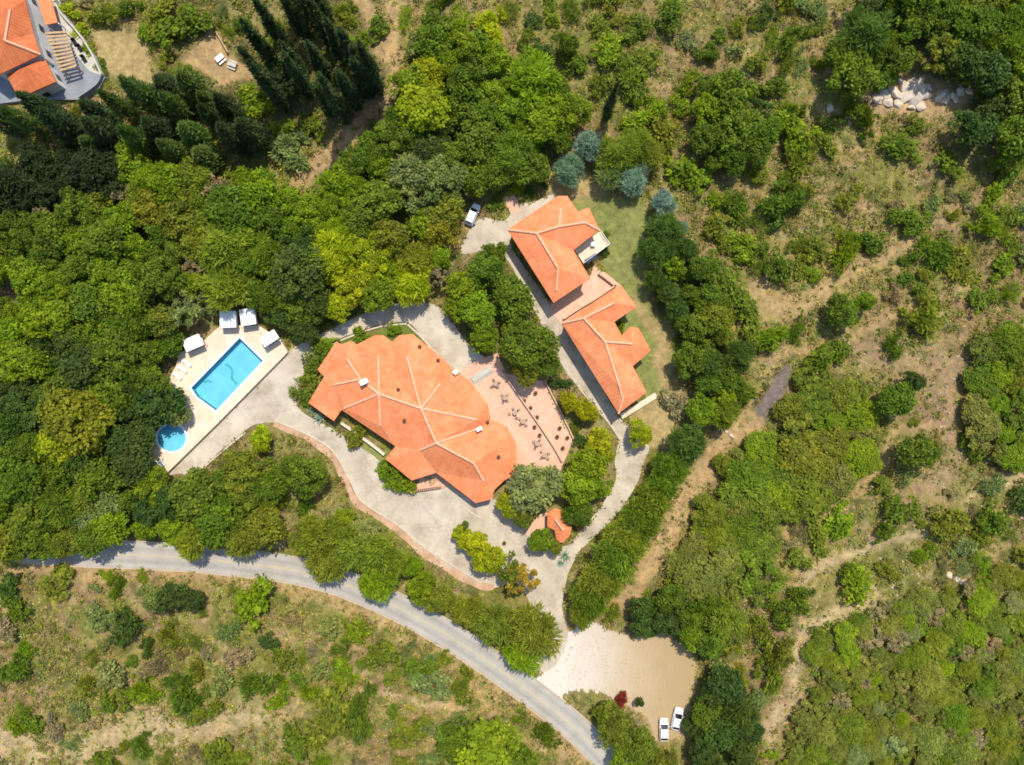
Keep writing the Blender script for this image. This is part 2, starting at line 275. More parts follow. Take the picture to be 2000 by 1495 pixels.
PATIO = [(900, 725), (935, 702), (972, 690), (988, 730), (1062, 745), (1120, 858), (1090, 930), (1010, 960), (940, 900), (900, 800)]
GTERR = [(1075, 590), (1150, 545), (1160, 520), (1185, 535), (1215, 560), (1150, 605), (1097, 635), (1080, 615)]
PARK = [(1045, 1330), (1080, 1285), (1102, 1240), (1150, 1210), (1190, 1230), (1235, 1245), (1290, 1235), (1345, 1262), (1362, 1300), (1352, 1345), (1345, 1395), (1338, 1440), (1280, 1450), (1268, 1405), (1230, 1380), (1175, 1352), (1135, 1345), (1110, 1352), (1080, 1375)]
DECK = [(432, 636), (505, 636), (548, 664), (562, 688), (425, 827), (320, 930), (296, 906), (290, 880), (300, 845), (350, 830), (360, 800), (362, 782), (328, 745), (345, 712), (350, 690), (372, 680), (400, 664), (420, 645)]
POOL = [(468, 660), (514, 705), (422, 803), (384, 775), (373, 758)]
DZ = 0.9
TRACKS = [  # polyline, width px, soil colour, softness m
    ([(1480, 815), (1430, 842), (1395, 885), (1370, 930), (1335, 985), (1295, 1045), (1265, 1105), (1205, 1185)], 46, 'tan', .8),
    ([(1440, 722), (1500, 702), (1560, 682), (1620, 668), (1700, 640), (1800, 590), (1900, 560)], 14, 'tan', 1.4),
    ([(1470, 560), (1530, 610), (1600, 575), (1660, 540), (1720, 500), (1800, 455)], 46, 'tan', 3),
    ([(1560, 1012), (1640, 980), (1728, 905), (1735, 852), (1800, 832), (1880, 800)], 13, 'tan', 1.2),
    ([(1540, 1140), (1600, 1105), (1680, 1075), (1760, 1055), (1850, 1005), (1910, 955), (2020, 920)], 15, 'pale', 1.6),
    ([(1490, 1440), (1540, 1355), (1555, 1280), (1580, 1220), (1640, 1190), (1710, 1172)], 25, 'pale', 2.2),
    ([(690, -30), (715, 20), (745, 90), (770, 140), (745, 190), (705, 240), (660, 290), (620, 330), (575, 370)], 44, 'tan', 1.4),
    ([(780, -20), (765, 60), (770, 130)], 26, 'tan', 1.2),
    ([(1850, 690), (1760, 715), (1700, 690), (1690, 660)], 52, 'pink', 4),
    ([(1760, 985), (1830, 940), (1870, 900), (1850, 840), (1840, 760), (1880, 700)], 46, 'pink', 4),
    ([(150, 1480), (260, 1420), (340, 1430), (430, 1420), (520, 1385)], 44, 'pale', 5), ([(0, 1450), (70, 1480), (20, 1500)], 60, 'pale', 4),
    ([(705, 1340), (760, 1352), (800, 1362), (870, 1372), (905, 1378)], 9, 'pale', .5), ([(865, 1378), (920, 1340), (950, 1370), (985, 1400)], 16, 'tan', .8),
    ([(20, 1115), (90, 1105), (170, 1112)], 26, 'tan', 1), ([(0, 590), (25, 540), (50, 490)], 24, 'pink', 1),
    ([(1240, 590), (1285, 640), (1300, 720), (1330, 790)], 20, 'tan', 1.5), ([(1330, 790), (1310, 830), (1300, 880)], 60, 'straw', 2)]
ZONES = [   # polygon, soil colour, softness m
    (PARK, 'sand', 1.8), ([(1458, 826), (1488, 768), (1526, 708), (1550, 718), (1535, 778), (1475, 834)], 'tar', .9),
    ([(1090, 372), (1150, 345), (1210, 385), (1262, 395), (1262, 560), (1300, 640), (1330, 770), (1300, 840), (1215, 690), (1190, 540)], 'lawn', .8),
    ([(1210, 560), (1262, 560), (1300, 640), (1320, 760), (1280, 770), (1240, 690)], 'lawn', 1.2),
    ([(1080, 340), (1150, 330), (1190, 370), (1120, 400), (1060, 380)], 'straw', 1.5),
    ([(178, 62), (262, 50), (302, 155), (300, 170), (220, 165), (190, 110)], 'straw', .5), ([(345, 118), (405, 52), (440, 85), (505, 150), (440, 170), (400, 150)], 'tan', .8),
    ([(440, -20), (545, -20), (540, 70), (480, 110), (430, 60)], 'olive', 2), ([(190, 190), (240, 190), (250, 225), (210, 225)], 'tan', 1),
    ([(640, 672), (735, 640), (800, 626), (830, 655), (895, 728), (870, 715), (800, 660), (700, 680)], 'grass', .4),
    ([(500, 840), (560, 835), (620, 880), (660, 930), (670, 990), (620, 1010), (540, 960), (480, 880)], 'olive', .8),
    ([(690, 850), (750, 880), (760, 905), (720, 895)], 'lawn', .6), ([(520, 1000), (560, 985), (590, 1040), (530, 1080)], 'pink', .8),
    ([(255, 955), (295, 945), (300, 985), (260, 990)], 'pale', .8), ([(1100, 780), (1190, 830), (1210, 930), (1130, 1060), (1090, 960), (1100, 880)], 'grassdry', .8),
    ([(1060, 740), (1110, 735), (1150, 790), (1115, 850)], 'pink', .6), ([(1700, 190), (1790, 165), (1890, 185), (1860, 225), (1720, 225)], 'pale', 2.5),
    ([(1640, 205), (1700, 235), (1650, 260), (1610, 230)], 'pale', 1.5), ([(1690, 200), (1740, 165), (1790, 148), (1830, 165), (1895, 172), (1890, 205), (1800, 225), (1720, 222)], 'tan', 1), ([(1225, 800), (1275, 775), (1330, 800), (1290, 880), (1250, 860)], 'straw', .8)]
FORESTS = {
    'left_wood': [(-40, 330), (60, 300), (230, 310), (400, 330), (480, 345), (555, 385), (640, 340), (690, 270), (750, 190), (800, 130), (850, 90), (960, 110), (1060, 150), (1140, 200), (1110, 270), (1050, 330), (990, 340), (930, 380), (890, 420), (880, 470), (850, 520), (835, 570), (790, 590), (700, 612), (640, 640), (590, 650), (545, 640), (505, 590), (430, 590), (390, 635), (340, 650), (310, 720), (320, 790), (310, 830), (265, 860), (265, 910), (300, 945), (385, 950), (440, 890), (500, 890), (530, 930), (530, 990), (520, 1050), (420, 1065), (250, 1070), (120, 1075), (20, 1070), (-40, 1060)],
    'hill_wood': [(1640, 60), (1700, -30), (2040, -30), (2040, 270), (1900, 270), (1890, 170), (1780, 150), (1700, 180), (1620, 165)],
    'track_wood': [(1560, 740), (1650, 740), (1715, 830), (1715, 890), (1640, 960), (1560, 1000), (1500, 1050), (1480, 1140), (1400, 1170), (1320, 1150), (1310, 1090), (1360, 1030), (1405, 960), (1415, 900), (1470, 860), (1540, 820)],
    'ridge_wood': [(1370, 180), (1430, 140), (1495, 190), (1500, 270), (1460, 330), (1400, 320), (1370, 260)],
    'edge_wood': [(1920, 680), (1980, 650), (2040, 650), (2040, 900), (1960, 900), (1900, 830), (1890, 760)],
    'parking_wood': [(1205, 1180), (1260, 1135), (1330, 1150), (1420, 1180), (1440, 1260), (1390, 1290), (1330, 1250), (1260, 1230)],
    'corner_wood': [(1385, 1320), (1430, 1320), (1470, 1400), (1480, 1530), (1350, 1530), (1365, 1440), (1360, 1380)],
    'lawn_edge': [(1270, 440), (1310, 430), (1355, 490), (1395, 560), (1400, 640), (1440, 690), (1460, 760), (1420, 820), (1375, 810), (1360, 750), (1320, 700), (1295, 640), (1275, 560), (1265, 500)],
    'scrub_wood': [(1575, 1215), (1720, 1180), (1850, 1150), (2040, 1090), (2040, 1540), (1520, 1540), (1560, 1420), (1590, 1300)]}
HOUSE = [(602, 787), (633, 736), (620, 723), (657, 667), (666, 674), (685, 666), (697, 673), (733, 655), (748, 655), (766, 668), (780, 655), (806, 653), (865, 700), (889, 726), (917, 744), (952, 790), (958, 820), (990, 834), (1008, 866), (1010, 912), (1004, 928), (986, 938), (966, 957), (959, 976), (929, 983), (852, 924), (804, 939), (753, 897), (772, 872), (667, 801), (652, 823)]
GUESTA = [(991, 449), (1089, 383), (1108, 383), (1129, 414), (1150, 405), (1171, 450), (1120, 489), (1153, 544), (1081, 592)]
GUESTB = [(1097, 632), (1212, 556), (1243, 600), (1200, 629), (1214, 655), (1231, 639), (1247, 641), (1271, 685), (1236, 716), (1263, 767), (1208, 808)]
VILLA = [(-90, -90), (20, -90), (49, 0), (66, 66), (80, 107), (-10, 150), (-130, 60)]; VWING = [(12, 146), (87, 115), (110, 160), (37, 193)]
VDECK = [(60, -60), (108, -20), (128, 30), (160, 70), (190, 115), (205, 152), (194, 172), (160, 195), (60, 195), (-20, 205), (-60, 160), (40, 60)]
LODGE = [(1069, 1003), (1085, 993), (1100, 999), (1108, 1022), (1117, 1031), (1112, 1048), (1100, 1060), (1088, 1060), (1083, 1036), (1069, 1029)]

FLATS = [PP(p) for p in (ROADP, DRIVE, GPATH, BRICK, PATIO, GTERR, PARK, DECK, HOUSE, GUESTA, GUESTB, VDECK, VILLA, VWING, LODGE)] + [PP([(1190, 560), (1262, 560), (1300, 640), (1330, 770), (1250, 800)])]
FLATTERR = [(a, b) for a, b in smooth_poly(DECK, 1)]
def height(x, y):
    x = np.atleast_1d(np.asarray(x, float)); y = np.atleast_1d(np.asarray(y, float)); d = np.full(x.shape, 1e9)
    for p in FLATS: d = np.minimum(d, np.maximum(sdist(p, x, y), 0))
    k = np.clip((d - 0.9) / 11, 0, 1); k = k * k * (3 - 2 * k)
    far = np.clip((np.hypot(x, y) - 110) / 500, 0, 1)
    return k * ((fbm(x, y, 26, 5) - 0.42) * 4.2 + (vnoise(x, y, 7, 9) - 0.5) * 0.7 + (vnoise(x, y, 2.6, 4) - .5) * .35) + far * 40 * (vnoise(x, y, 260, 8) - .3)
def h1(x, y):
    i = min(max(int(round((x + 115) * 2)), 0), 460); j = min(max(int(round((y + 91) * 2)), 0), 364); return float(HG[j, i])
_hx, _hy = np.meshgrid(np.arange(-115, 115.6, .5), np.arange(-91, 91.6, .5)); HG = height(_hx.ravel(), _hy.ravel()).reshape(_hx.shape)

SOIL = {'tan': (.38, .26, .13), 'pale': (.46, .345, .20), 'pink': (.29, .20, .115), 'tar': (.165, .135, .13), 'sand': (.37, .285, .155), 'straw': (.36, .27, .125), 'lawn': (.20, .215, .068), 'olive': (.22, .19, .075), 'grass': (.12, .16, .03), 'grassdry': (.26, .22, .09), 'litter': (.12, .11, .04)}
# ------------------------------------------------------------------ ground
def axis(lim, step):
    core = np.arange(-lim, lim + .01, step); out = []; s = step; v = lim
    while v < 2600: s *= 1.35; v += s; out.append(v)
    o = np.array(out); return np.concatenate([-o[::-1], core, o])
gx, gy = axis(116, 0.5), axis(92, 0.5); X, Y = np.meshgrid(gx, gy); xs, ys = X.ravel(), Y.ravel()
near = (np.abs(xs) < 120) & (np.abs(ys) < 96)
zs = height(xs, ys); dk = PP(DECK, DZ); sd = sdist(dk, xs, ys); zs = np.where(sd < -0.9, -2.2, zs)
wx = xs + (vnoise(xs, ys, 4, 20) - .5) * 3.2 + (vnoise(xs, ys, 1.0, 22) - .5) * .9; wy = ys + (vnoise(xs, ys, 4, 21) - .5) * 3.2 + (vnoise(xs, ys, 1.0, 23) - .5) * .9
def lerp(a, b, k): return a * (1 - k[:, None]) + np.array(b) * k[:, None]
ss = lambda e0, e1, v: (lambda t: t * t * (3 - 2 * t))(np.clip((v - e0) / (e1 - e0), 0, 1))
c = np.tile(np.array([.225, .19, .065]), (len(xs), 1))
c = lerp(c, (.178, .175, .046), ss(.36, .54, fbm(xs, ys, 9, 30))); c = lerp(c, (.30, .21, .105), ss(.56, .74, fbm(xs, ys, 5, 40)))
c = lerp(c, (.235, .155, .085), ss(.53, .70, fbm(xs, ys, 12, 50)) * .8); c = lerp(c, (.10, .105, .03), ss(.56, .68, fbm(xs, ys, 2.6, 60)) * .8); c = lerp(c, (.36, .27, .14), ss(.62, .74, fbm(xs, ys, 2.0, 70)) * .6)
def zone(poly, col, soft):
    global c
    lo, hi = poly.min(0) - soft - 3, poly.max(0) + soft + 3
    q = np.where((xs > lo[0]) & (xs < hi[0]) & (ys > lo[1]) & (ys < hi[1]))[0]
    d = sdist(poly, wx[q], wy[q]); k = 1 - ss(-soft, soft, d); c[q] = lerp(c[q], SOIL[col], k * .92)
for n_, p in FORESTS.items():
    if n_ != 'scrub_wood': zone(PP(p), 'litter', 1.5)
zone(PP([(300, -20), (760, -20), (740, 250), (560, 330), (230, 300), (240, 150), (310, 170)]), 'litter', 3)
zone(PP([(850, 640), (870, 520), (960, 480), (1040, 560), (1090, 680), (1060, 740), (960, 700)]), 'litter', 1)
for p, col, s in ZONES: zone(PP(p), col, s)
for p, wd, col, s in TRACKS: zone(PP(ribbon(smooth_poly(p, 3, False), wd)), col, s)
zone(PP(ribbon(ROAD[14:] + np.array([0, 24]) * 1.0, 58)), 'tan', 1.2); c = np.clip(c * (0.86 + .3 * vnoise(xs, ys, 1.1, 80))[:, None], 0, .8)
nx, ny = len(gx), len(gy); idx = np.arange(nx * ny).reshape(ny, nx)
faces = np.stack([idx[:-1, :-1], idx[:-1, 1:], idx[1:, 1:], idx[1:, :-1]], -1).reshape(-1, 4)
def fast_mesh(name, v, f, mat, smooth=False):
    me = bpy.data.meshes.new(name); k = f.shape[1]; me.vertices.add(len(v)); me.vertices.foreach_set('co', np.ascontiguousarray(v, np.float32).ravel())
    me.loops.add(f.size); me.loops.foreach_set('vertex_index', np.ascontiguousarray(f, np.int32).ravel()); me.polygons.add(len(f))
    me.polygons.foreach_set('loop_start', np.arange(0, f.size, k, dtype=np.int32)); me.polygons.foreach_set('use_smooth', np.full(len(f), smooth))
    me.materials.append(mat); me.update(calc_edges=True); return me
gm = fast_mesh('ground', np.stack([xs, ys, zs], 1), faces, M['earth'], True)
a = gm.attributes.new('soil', 'FLOAT_COLOR', 'POINT'); a.data.foreach_set('color', np.concatenate([c, np.ones((len(c), 1))], 1).astype(np.float32).ravel())
tag(link('ground', gm), kind='structure')

M['patiowall'] = mottled('patio_wall', [(0.3, (.46, .30, .20)), (0.7, (.60, .42, .30))], 1.5)
def sheet(name, px, mat, z, thick=0.3, smooth=3, holes=()):
    poly = PP(smooth_poly(px, smooth) if smooth > 1 else px, z)
    return tag(MB().slab(poly, z - thick, z, [PP(h, z) for h in holes]).build(name, mat), kind='structure')
q = PP(ROAD); t_ = np.gradient(q, axis=0); t_ /= np.linalg.norm(t_, axis=1)[:, None]; nn_ = np.stack([-t_[:, 1], t_[:, 0]], 1); kk = np.linspace(-1, 1, 9); v = [(*(a + b * o_ * 2.8), .05 if abs(o_) < .99 else -.25) for a, b in zip(q, nn_) for o_ in np.concatenate([[-1.0], kk * .985, [1.0]])]
nc_ = 11; rm = mesh('road', v, [(i * nc_ + j, i * nc_ + j + 1, (i + 1) * nc_ + j + 1, (i + 1) * nc_ + j)[::1] for i in range(len(q) - 1) for j in range(nc_ - 1)], M['asphalt']); ul = rm.uv_layers.new(name='UVMap')
for lp in rm.loops: ul.data[lp.index].uv = (min(max((lp.vertex_index % nc_ - 1) / 8, 0), 1), lp.vertex_index // nc_ * .5)
if rm.polygons[5].normal.z < 0: rm.flip_normals()
tag(link('road', rm), kind='structure')
pk = []
for a_, b_ in zip(PARK, PARK[1:] + PARK[:1]):               # ragged, trodden-out edge
    a_, b_ = np.array(a_, float), np.array(b_, float); n_ = max(2, int(np.hypot(*(b_ - a_)) / 4))
    pk += [tuple(a_ + (b_ - a_) * k / n_ + (rng.normal(size=2) * 2.2 if k else 0)) for k in range(n_)]
sheet('gravel_parking', pk, M['gravel'], 0.034, smooth=1)
sheet('driveway', DRIVE, M['concrete'], 0.06)
sheet('brick_path', BRICK, M['brickpath'], 0.075, smooth=1)
sheet('guest_path', GPATH, M['concrete'], 0.045)
sheet('patio', PATIO, M['patio'], 0.10, smooth=1); sheet('guest_terrace', GTERR, M['patio'], 0.13, smooth=1)
sheet('lodge_paving', [(1026, 1043), (1034, 1027), (1057, 1003), (1090, 1000), (1085, 1062), (1050, 1060)], M['patio'], 0.09, smooth=1)
mb = MB(); cl = PP(ROAD)                                     # the worn yellow centre line
for off in (-.13, .13):
    t_ = np.gradient(cl, axis=0); t_ /= np.linalg.norm(t_, axis=1)[:, None]; q = cl + np.stack([-t_[:, 1], t_[:, 0]], 1) * off; rb = ribbon(q, .11); n_ = len(q)
    mb.add([(u, v, .055) for u, v in rb], [(i, i + 1, 2 * n_ - 2 - i, 2 * n_ - 1 - i) for i in range(n_ - 1)])
tag(mb.build('road_marking', M['yellow_line']), kind='structure')
mb = MB()
for off in (-2.72, 2.72):
    q = cl + np.stack([-t_[:, 1], t_[:, 0]], 1) * off; rb = ribbon(q, .12); mb.add([(u, v, .055) for u, v in rb], [(i, i + 1, 2 * n_ - 2 - i, 2 * n_ - 1 - i) for i in range(n_ - 1)])
tag(mb.build('road_edge_line', M['kerb']), kind='structure')
def kerb(name, px, width, z0, z1, mat, label, cat='kerb', kind=None):
    q = PP(smooth_poly(px, 4, False)); rb = ribbon(q, width); n_ = len(q); v = [(x, y, z0) for x, y in rb] + [(x, y, z1) for x, y in rb]; k = 2 * n_
    f = [(k + i, k + i + 1, k + 2 * n_ - 2 - i, k + 2 * n_ - 1 - i)[::-1] for i in range(n_ - 1)] + [(i, (i + 1) % k, k + (i + 1) % k, k + i)[::-1] for i in range(k)]
    o = MB().add(v, f).build(name, mat); tag(o, None if kind else label, None if kind else cat, kind=kind); return o
kerb('kerb', [(538, 822), (595, 846), (650, 880), (682, 935), (708, 980), (775, 1024), (828, 1068), (890, 1108), (940, 1138)], .3, 0, .2, M['kerb'], '', kind='structure')
kerb('kerb', [(796, 634), (822, 658), (852, 691), (890, 727)], .35, 0, .22, M['kerb'], '', kind='structure')
kerb('kerb', [(618, 694), (652, 672), (700, 652), (746, 638), (794, 633)], .3, 0, .2, M['kerb'], '', kind='structure')
kerb('kerb', [(480, 845), (440, 877), (402, 910)], .4, 0, .3, M['kerb'], '', kind='structure')
kerb('kerb', [(1090, 700), (1142, 772), (1188, 825), (1210, 858)], .3, 0, .2, M['kerb'], '', kind='structure')
kerb('kerb', [(1210, 862), (1202, 900), (1204, 938), (1178, 985), (1148, 1022)], .3, 0, .2, M['kerb'], '', kind='structure')
kerb('garden_wall', [(985, 733), (1015, 775), (1050, 825), (1080, 870), (1098, 902)], .3, 0, .75, M['patiowall'], 'low tan wall splitting the tiled patio lengthwise', 'wall')
kerb('garden_wall', [(1063, 742), (1085, 785), (1105, 825), (1120, 858)], .25, 0, .7, M['patiowall'], 'low tan wall along the outer patio edge by the yellow shrubs', 'wall')
kerb('garden_wall', [(668, 826), (700, 848), (735, 874), (752, 888)], .5, 0, .9, M['plaster'], 'cream wall along the front of the main house above the small lawn', 'wall')
kerb('garden_wall', [(1212, 814), (1245, 794), (1281, 772)], 1.1, 0, .5, M['plaster'], 'broad pale wall closing the lower end of the guest house', 'wall')
kerb('garden_wall', [(960, 972), (940, 1010), (900, 985)], .3, 0, .12, M['kerb'], 'thin pale edging on the driveway before the main house corner', 'edging')
mb = MB()
for i in range(4): x, y, _ = P(941, 733); mb.box((x, y, .12 + i * .13), (4.4 - i * .1, 1.7 - i * .4, .13), R(33))
tag(mb.build('garden_steps', M['slate']), 'grey stone steps at the upper end of the tiled patio', 'steps')

# ------------------------------------------------------------------ houses
def inset(poly, d):
    p = np.array(poly); ar = np.sum(p[:, 0] * np.roll(p[:, 1], -1) - np.roll(p[:, 0], -1) * p[:, 1])
    if ar < 0: p = p[::-1]
    out = []
    for i in range(len(p)):
        a, b, cc = p[i - 1], p[i], p[(i + 1) % len(p)]; e1 = (b - a) / np.linalg.norm(b - a); e2 = (cc - b) / np.linalg.norm(cc - b)
        n1, n2 = np.array([-e1[1], e1[0]]), np.array([-e2[1], e2[0]]); k = 1 + n1 @ n2; out.append(b + (n1 + n2) / max(k, .4) * d)
    return np.array(out)
def roof_mesh(eave, zE, inner, edges, mat, thick=.22):
    """eave: photo pixels; inner: {key: (px, py, z)}; edges between keys or eave indices are ridges, hips and valleys"""
    keys = list(range(len(eave))) + list(inner); p3 = [P(a, b, zE) for a, b in eave] + [P(*v) for v in inner.values()]; ki = {k: i for i, k in enumerate(keys)}
    n = len(eave); ed = [(i, (i + 1) % n) for i in range(n)] + [(ki[a], ki[b]) for a, b in edges]
    v, _, f, ov, *_ = delaunay_2d_cdt([Vector(p[:2]) for p in p3], ed, [], 1, 1e-5); z = []
    for i, q in enumerate(v):
        if ov[i]: z.append(p3[ov[i][0]][2])
        else:
            d = sorted((math.dist(q, p[:2]), p[2]) for p in p3)[:3]; z.append(sum(e[1] / (e[0] + .01) for e in d) / sum(1 / (e[0] + .01) for e in d))
    v = [Vector((q.x, q.y, zz)) for q, zz in zip(v, z)]; tri = []
    for t in f:
        t = tuple(t)
        if (v[t[1]] - v[t[0]]).cross(v[t[2]] - v[t[0]]).z < 0: t = t[::-1]
        tri.append(t)
    from collections import Counter
    ec = Counter((t[i], t[(i + 1) % 3]) for t in tri for i in range(3)); m = len(v)
    allv = v + [q - Vector((0, 0, thick)) for q in v]; allf = tri + [tuple(i + m for i in t[::-1]) for t in tri] + [(b, a, a + m, b + m) for a, b in ec if (b, a) not in ec]
    me = mesh('roof', allv, allf, mat); uv = me.uv_layers.new(name='UVMap')
    for pl in me.polygons:
        nn = pl.normal; d = Vector((nn.x, nn.y, 0)); d = d.normalized() if d.length > 1e-3 else Vector((0, 1, 0)); u = Vector((-d.y, d.x, 0)); ln = math.hypot(1, d.dot(nn) / max(abs(nn.z), .2))
        for li in pl.loop_indices: q = allv[me.loops[li].vertex_index]; uv.data[li].uv = (q.dot(u), q.dot(d) * ln)
    return me, p3, ki, v, tri
def place_on(v, tri, x, y):
    for t in tri:
        a, b, cc = (v[i] for i in t); d = (b.y - cc.y) * (a.x - cc.x) + (cc.x - b.x) * (a.y - cc.y)
        if abs(d) < 1e-9: continue
        u = ((b.y - cc.y) * (x - cc.x) + (cc.x - b.x) * (y - cc.y)) / d; w_ = ((cc.y - a.y) * (x - cc.x) + (a.x - cc.x) * (y - cc.y)) / d
        if u >= -.01 and w_ >= -.01 and u + w_ <= 1.01: return u * a.z + w_ * b.z + (1 - u - w_) * cc.z
    return 4.0
def house(name, label, eave, zE, inner, edges, caps, mat, wall='plaster', over=.55, doors=(), vents=(), chims=()):
    cx, cy, _ = P(*np.mean(eave, 0), zE); root = empty(name, (cx, cy, 0)); tag(root, label, 'house'); o = (cx, cy, 0)
    me, p3, ki, v, tri = roof_mesh(eave, zE, inner, edges, mat)
    me.transform(__import__('mathutils').Matrix.Translation((-cx, -cy, 0))); rf = link('roof', me, root)
    mb = MB()
    for a, b in caps: mb.tube([Vector(p3[ki[a]]) + Vector((0, 0, .03)), Vector(p3[ki[b]]) + Vector((0, 0, .03))], .23, 6)
    if caps: mb.build('ridge_cap', M['ridge'], rf, o)
    wp = inset([p[:2] for p in p3[:len(eave)]], over); MB().slab(wp, -.3, zE - .22 + .12).build('wall', M[wall], root, o)
    for i in range(len(wp)):                                   # windows along every wall long enough, doors where told
        a, b = wp[i], wp[(i + 1) % len(wp)]; L = np.linalg.norm(b - a)
        if L < 2.6: continue
        e = (b - a) / L; nrm = np.array([e[1], -e[0]]); rz = math.atan2(e[1], e[0]); n_ = max(1, int(L / 3.6))
        for k in range(n_):
            q = a + e * L * (k + .5) / n_ + nrm * .03; isd = (i in doors and k == n_ // 2); hh, zc = (2.1, 1.15) if isd else (1.25, 1.6)
            f = MB().box((q[0], q[1], zc), (1.25, .10, hh), rz).build('door' if isd else 'window', M['darkwood'], root, o)
            q2 = q + nrm * .045; MB().box((q2[0], q2[1], zc), (.98, .03, hh - .3), rz).build('pane', M['glassdark'], f, o)
    for px, py in vents:
        x, y, _ = P(px, py, zE + 1.3); z = place_on(v, tri, x, y); MB().lathe([(.25, -.3), (.25, .3), (.36, .34), (.36, .42), (.08, .5)], 10, (x, y, z)).build('vent', M['vent'], rf, o)
    for px, py, sx, sy, rz in chims:
        x, y, _ = P(px, py, zE + 2); z = place_on(v, tri, x, y); ch = MB().box((x, y, z + .35), (sx, sy, 1.7), rz).build('chimney', M['whitewall'], rf, o)
        MB().box((x, y, z + 1.28), (sx + .25, sy + .25, .16), rz).build('chimney_cap', M['white'], ch, o)
    return root
hin = {'v1': (704, 704, 3.9), 'v2': (766, 706, 4.3), 'w': (782, 752, 5.0), 'a': (652, 752, 4.5), 'b': (704, 741, 5.5), 'c': (740, 770, 6.2), 'd': (795, 698, 5.2), 'e': (822, 798, 7.0), 'f': (930, 820, 5.5), 'g': (852, 866, 6.8), 'h': (925, 905, 6.2), 'i': (945, 940, 4.6), 'j': (820, 880, 4.7), 'k': (743, 832, 4.6), 'l': (938, 836, 4.2), 'm': (739, 694, 5.3), 'n': (860, 750, 5.8), 'o': (672, 798, 3.7), 'p': (678, 702, 4.8), 'q': (965, 880, 5.5)}
hed = [('a', 'b'), ('b', 'c'), ('c', 'e'), ('d', 'e'), ('v1', 'b'), ('v2', 'w'), ('w', 'c'), ('e', 'g'), ('e', 'f'), ('g', 'l'), ('g', 'h'), ('h', 'i'), ('j', 'g'), ('c', 'k'), ('c', 'm'), ('e', 'n'), ('c', 'o'), ('b', 'p'), ('h', 'q'), ('a', 0), ('m', 7), ('m', 8), ('d', 10), ('d', 11), ('p', 3), ('p', 5), ('v1', 6), ('v2', 9), ('n', 13), ('f', 16), ('i', 24), ('j', 27), ('k', 29), ('q', 18), ('l', 17)]
house('main_house', 'large rambling house with a many-sided orange tile roof beside the patio', HOUSE, 3.3, hin, hed,
      [('b', 'c'), ('c', 'e'), ('d', 'e'), ('e', 'g'), ('e', 'f'), ('g', 'l'), ('g', 'h'), ('c', 'm'), ('h', 'i'), ('j', 'g'), ('c', 'o'), ('a', 'b'), ('e', 'n'), ('b', 'p'), ('c', 'k')], M['tile'], doors=(25, 27, 14, 16),
      vents=[(819, 677), (855, 704), (780, 761), (792, 821), (952, 826), (974, 892)], chims=[(714, 746, 1.3, .7, R(25)), (936, 838, .9, .45, R(25)), (889, 727, .6, .6, R(-40))])
house('guest_house', 'guest house with orange roof and notched balcony beside the dry lawn', GUESTA, 5.2,
      {'a': (1048, 456, 7.1), 'b': (1092, 443, 7.2), 'c': (1095, 408, 6.5), 'd': (1142, 435, 6.4), 'e': (1090, 525, 7.1), 'f': (1086, 568, 5.9)},
      [('a', 'b'), ('b', 'c'), ('b', 'd'), ('a', 'e'), ('e', 'f'), ('a', 0), ('c', 1), ('c', 2), ('d', 5), ('f', 8), ('b', 6), ('e', 7), ('d', 4), ('b', 3)],
      [('a', 'b'), ('b', 'c'), ('b', 'd'), ('a', 'e'), ('e', 'f'), ('a', 0), ('d', 5)], M['tile'], doors=(2, 3))
house('guest_house', 'lower guest house with orange roof cut by two notches, one holding a bush', GUESTB, 4.8,
      {'a': (1140, 622, 6.6), 'b': (1200, 592, 6.3), 'c': (1182, 668, 6.7), 'd': (1235, 672, 6.2), 'e': (1210, 755, 6.6), 'f': (1216, 780, 5.9)},
      [('a', 'b'), ('a', 'c'), ('c', 'd'), ('c', 'e'), ('e', 'f'), ('a', 0), ('b', 1), ('b', 2), ('d', 7), ('d', 6), ('f', 10), ('f', 9), ('c', 3), ('c', 4), ('e', 8)],
      [('a', 'b'), ('a', 'c'), ('c', 'd'), ('c', 'e'), ('e', 'f'), ('a', 0), ('f', 10)], M['tile'], doors=(4, 8))
house('gate_lodge', 'tiny round-ended lodge with orange tile roof by the driveway gate', LODGE, 2.7, {'a': (1084, 1014, 3.7), 'b': (1100, 1036, 3.7)},
      [('a', 'b'), ('a', 0), ('a', 2), ('b', 4), ('b', 6), ('b', 8), ('a', 9)], [('a', 'b')], M['tile'], over=.35)
house('villa', 'white villa with weathered orange roof at the corner of the photo', VILLA, 5.6, {'a': (20, 20, 8.0), 'b': (10, 80, 7.6), 'c': (-50, -20, 8.2)},
      [('a', 'b'), ('a', 'c'), ('a', 2), ('b', 4), ('b', 5), ('c', 0)], [('a', 'b'), ('b', 4)], M['tile_villa'], 'whitewall')
house('villa_wing', 'low square wing of the white villa with bright orange ribbed roof', VWING, 4.4, {'a': (50, 131, 5.3), 'b': (72, 176, 4.5)}, [('a', 0), ('a', 1), ('a', 'b'), ('b', 2), ('b', 3)], [], M['tile_villa'], 'whitewall', .4)
kerb('garden_wall', [(1100, 624), (1130, 604), (1165, 583), (1205, 556)], .3, 0, .9, M['patiowall'], 'low tan wall on the shaded court between the two guest houses', 'wall'); kerb('garden_wall', [(1168, 535), (1186, 548), (1203, 562)], .3, 0, .9, M['patiowall'], 'short tan wall closing the guest house court toward the lawn', 'wall')
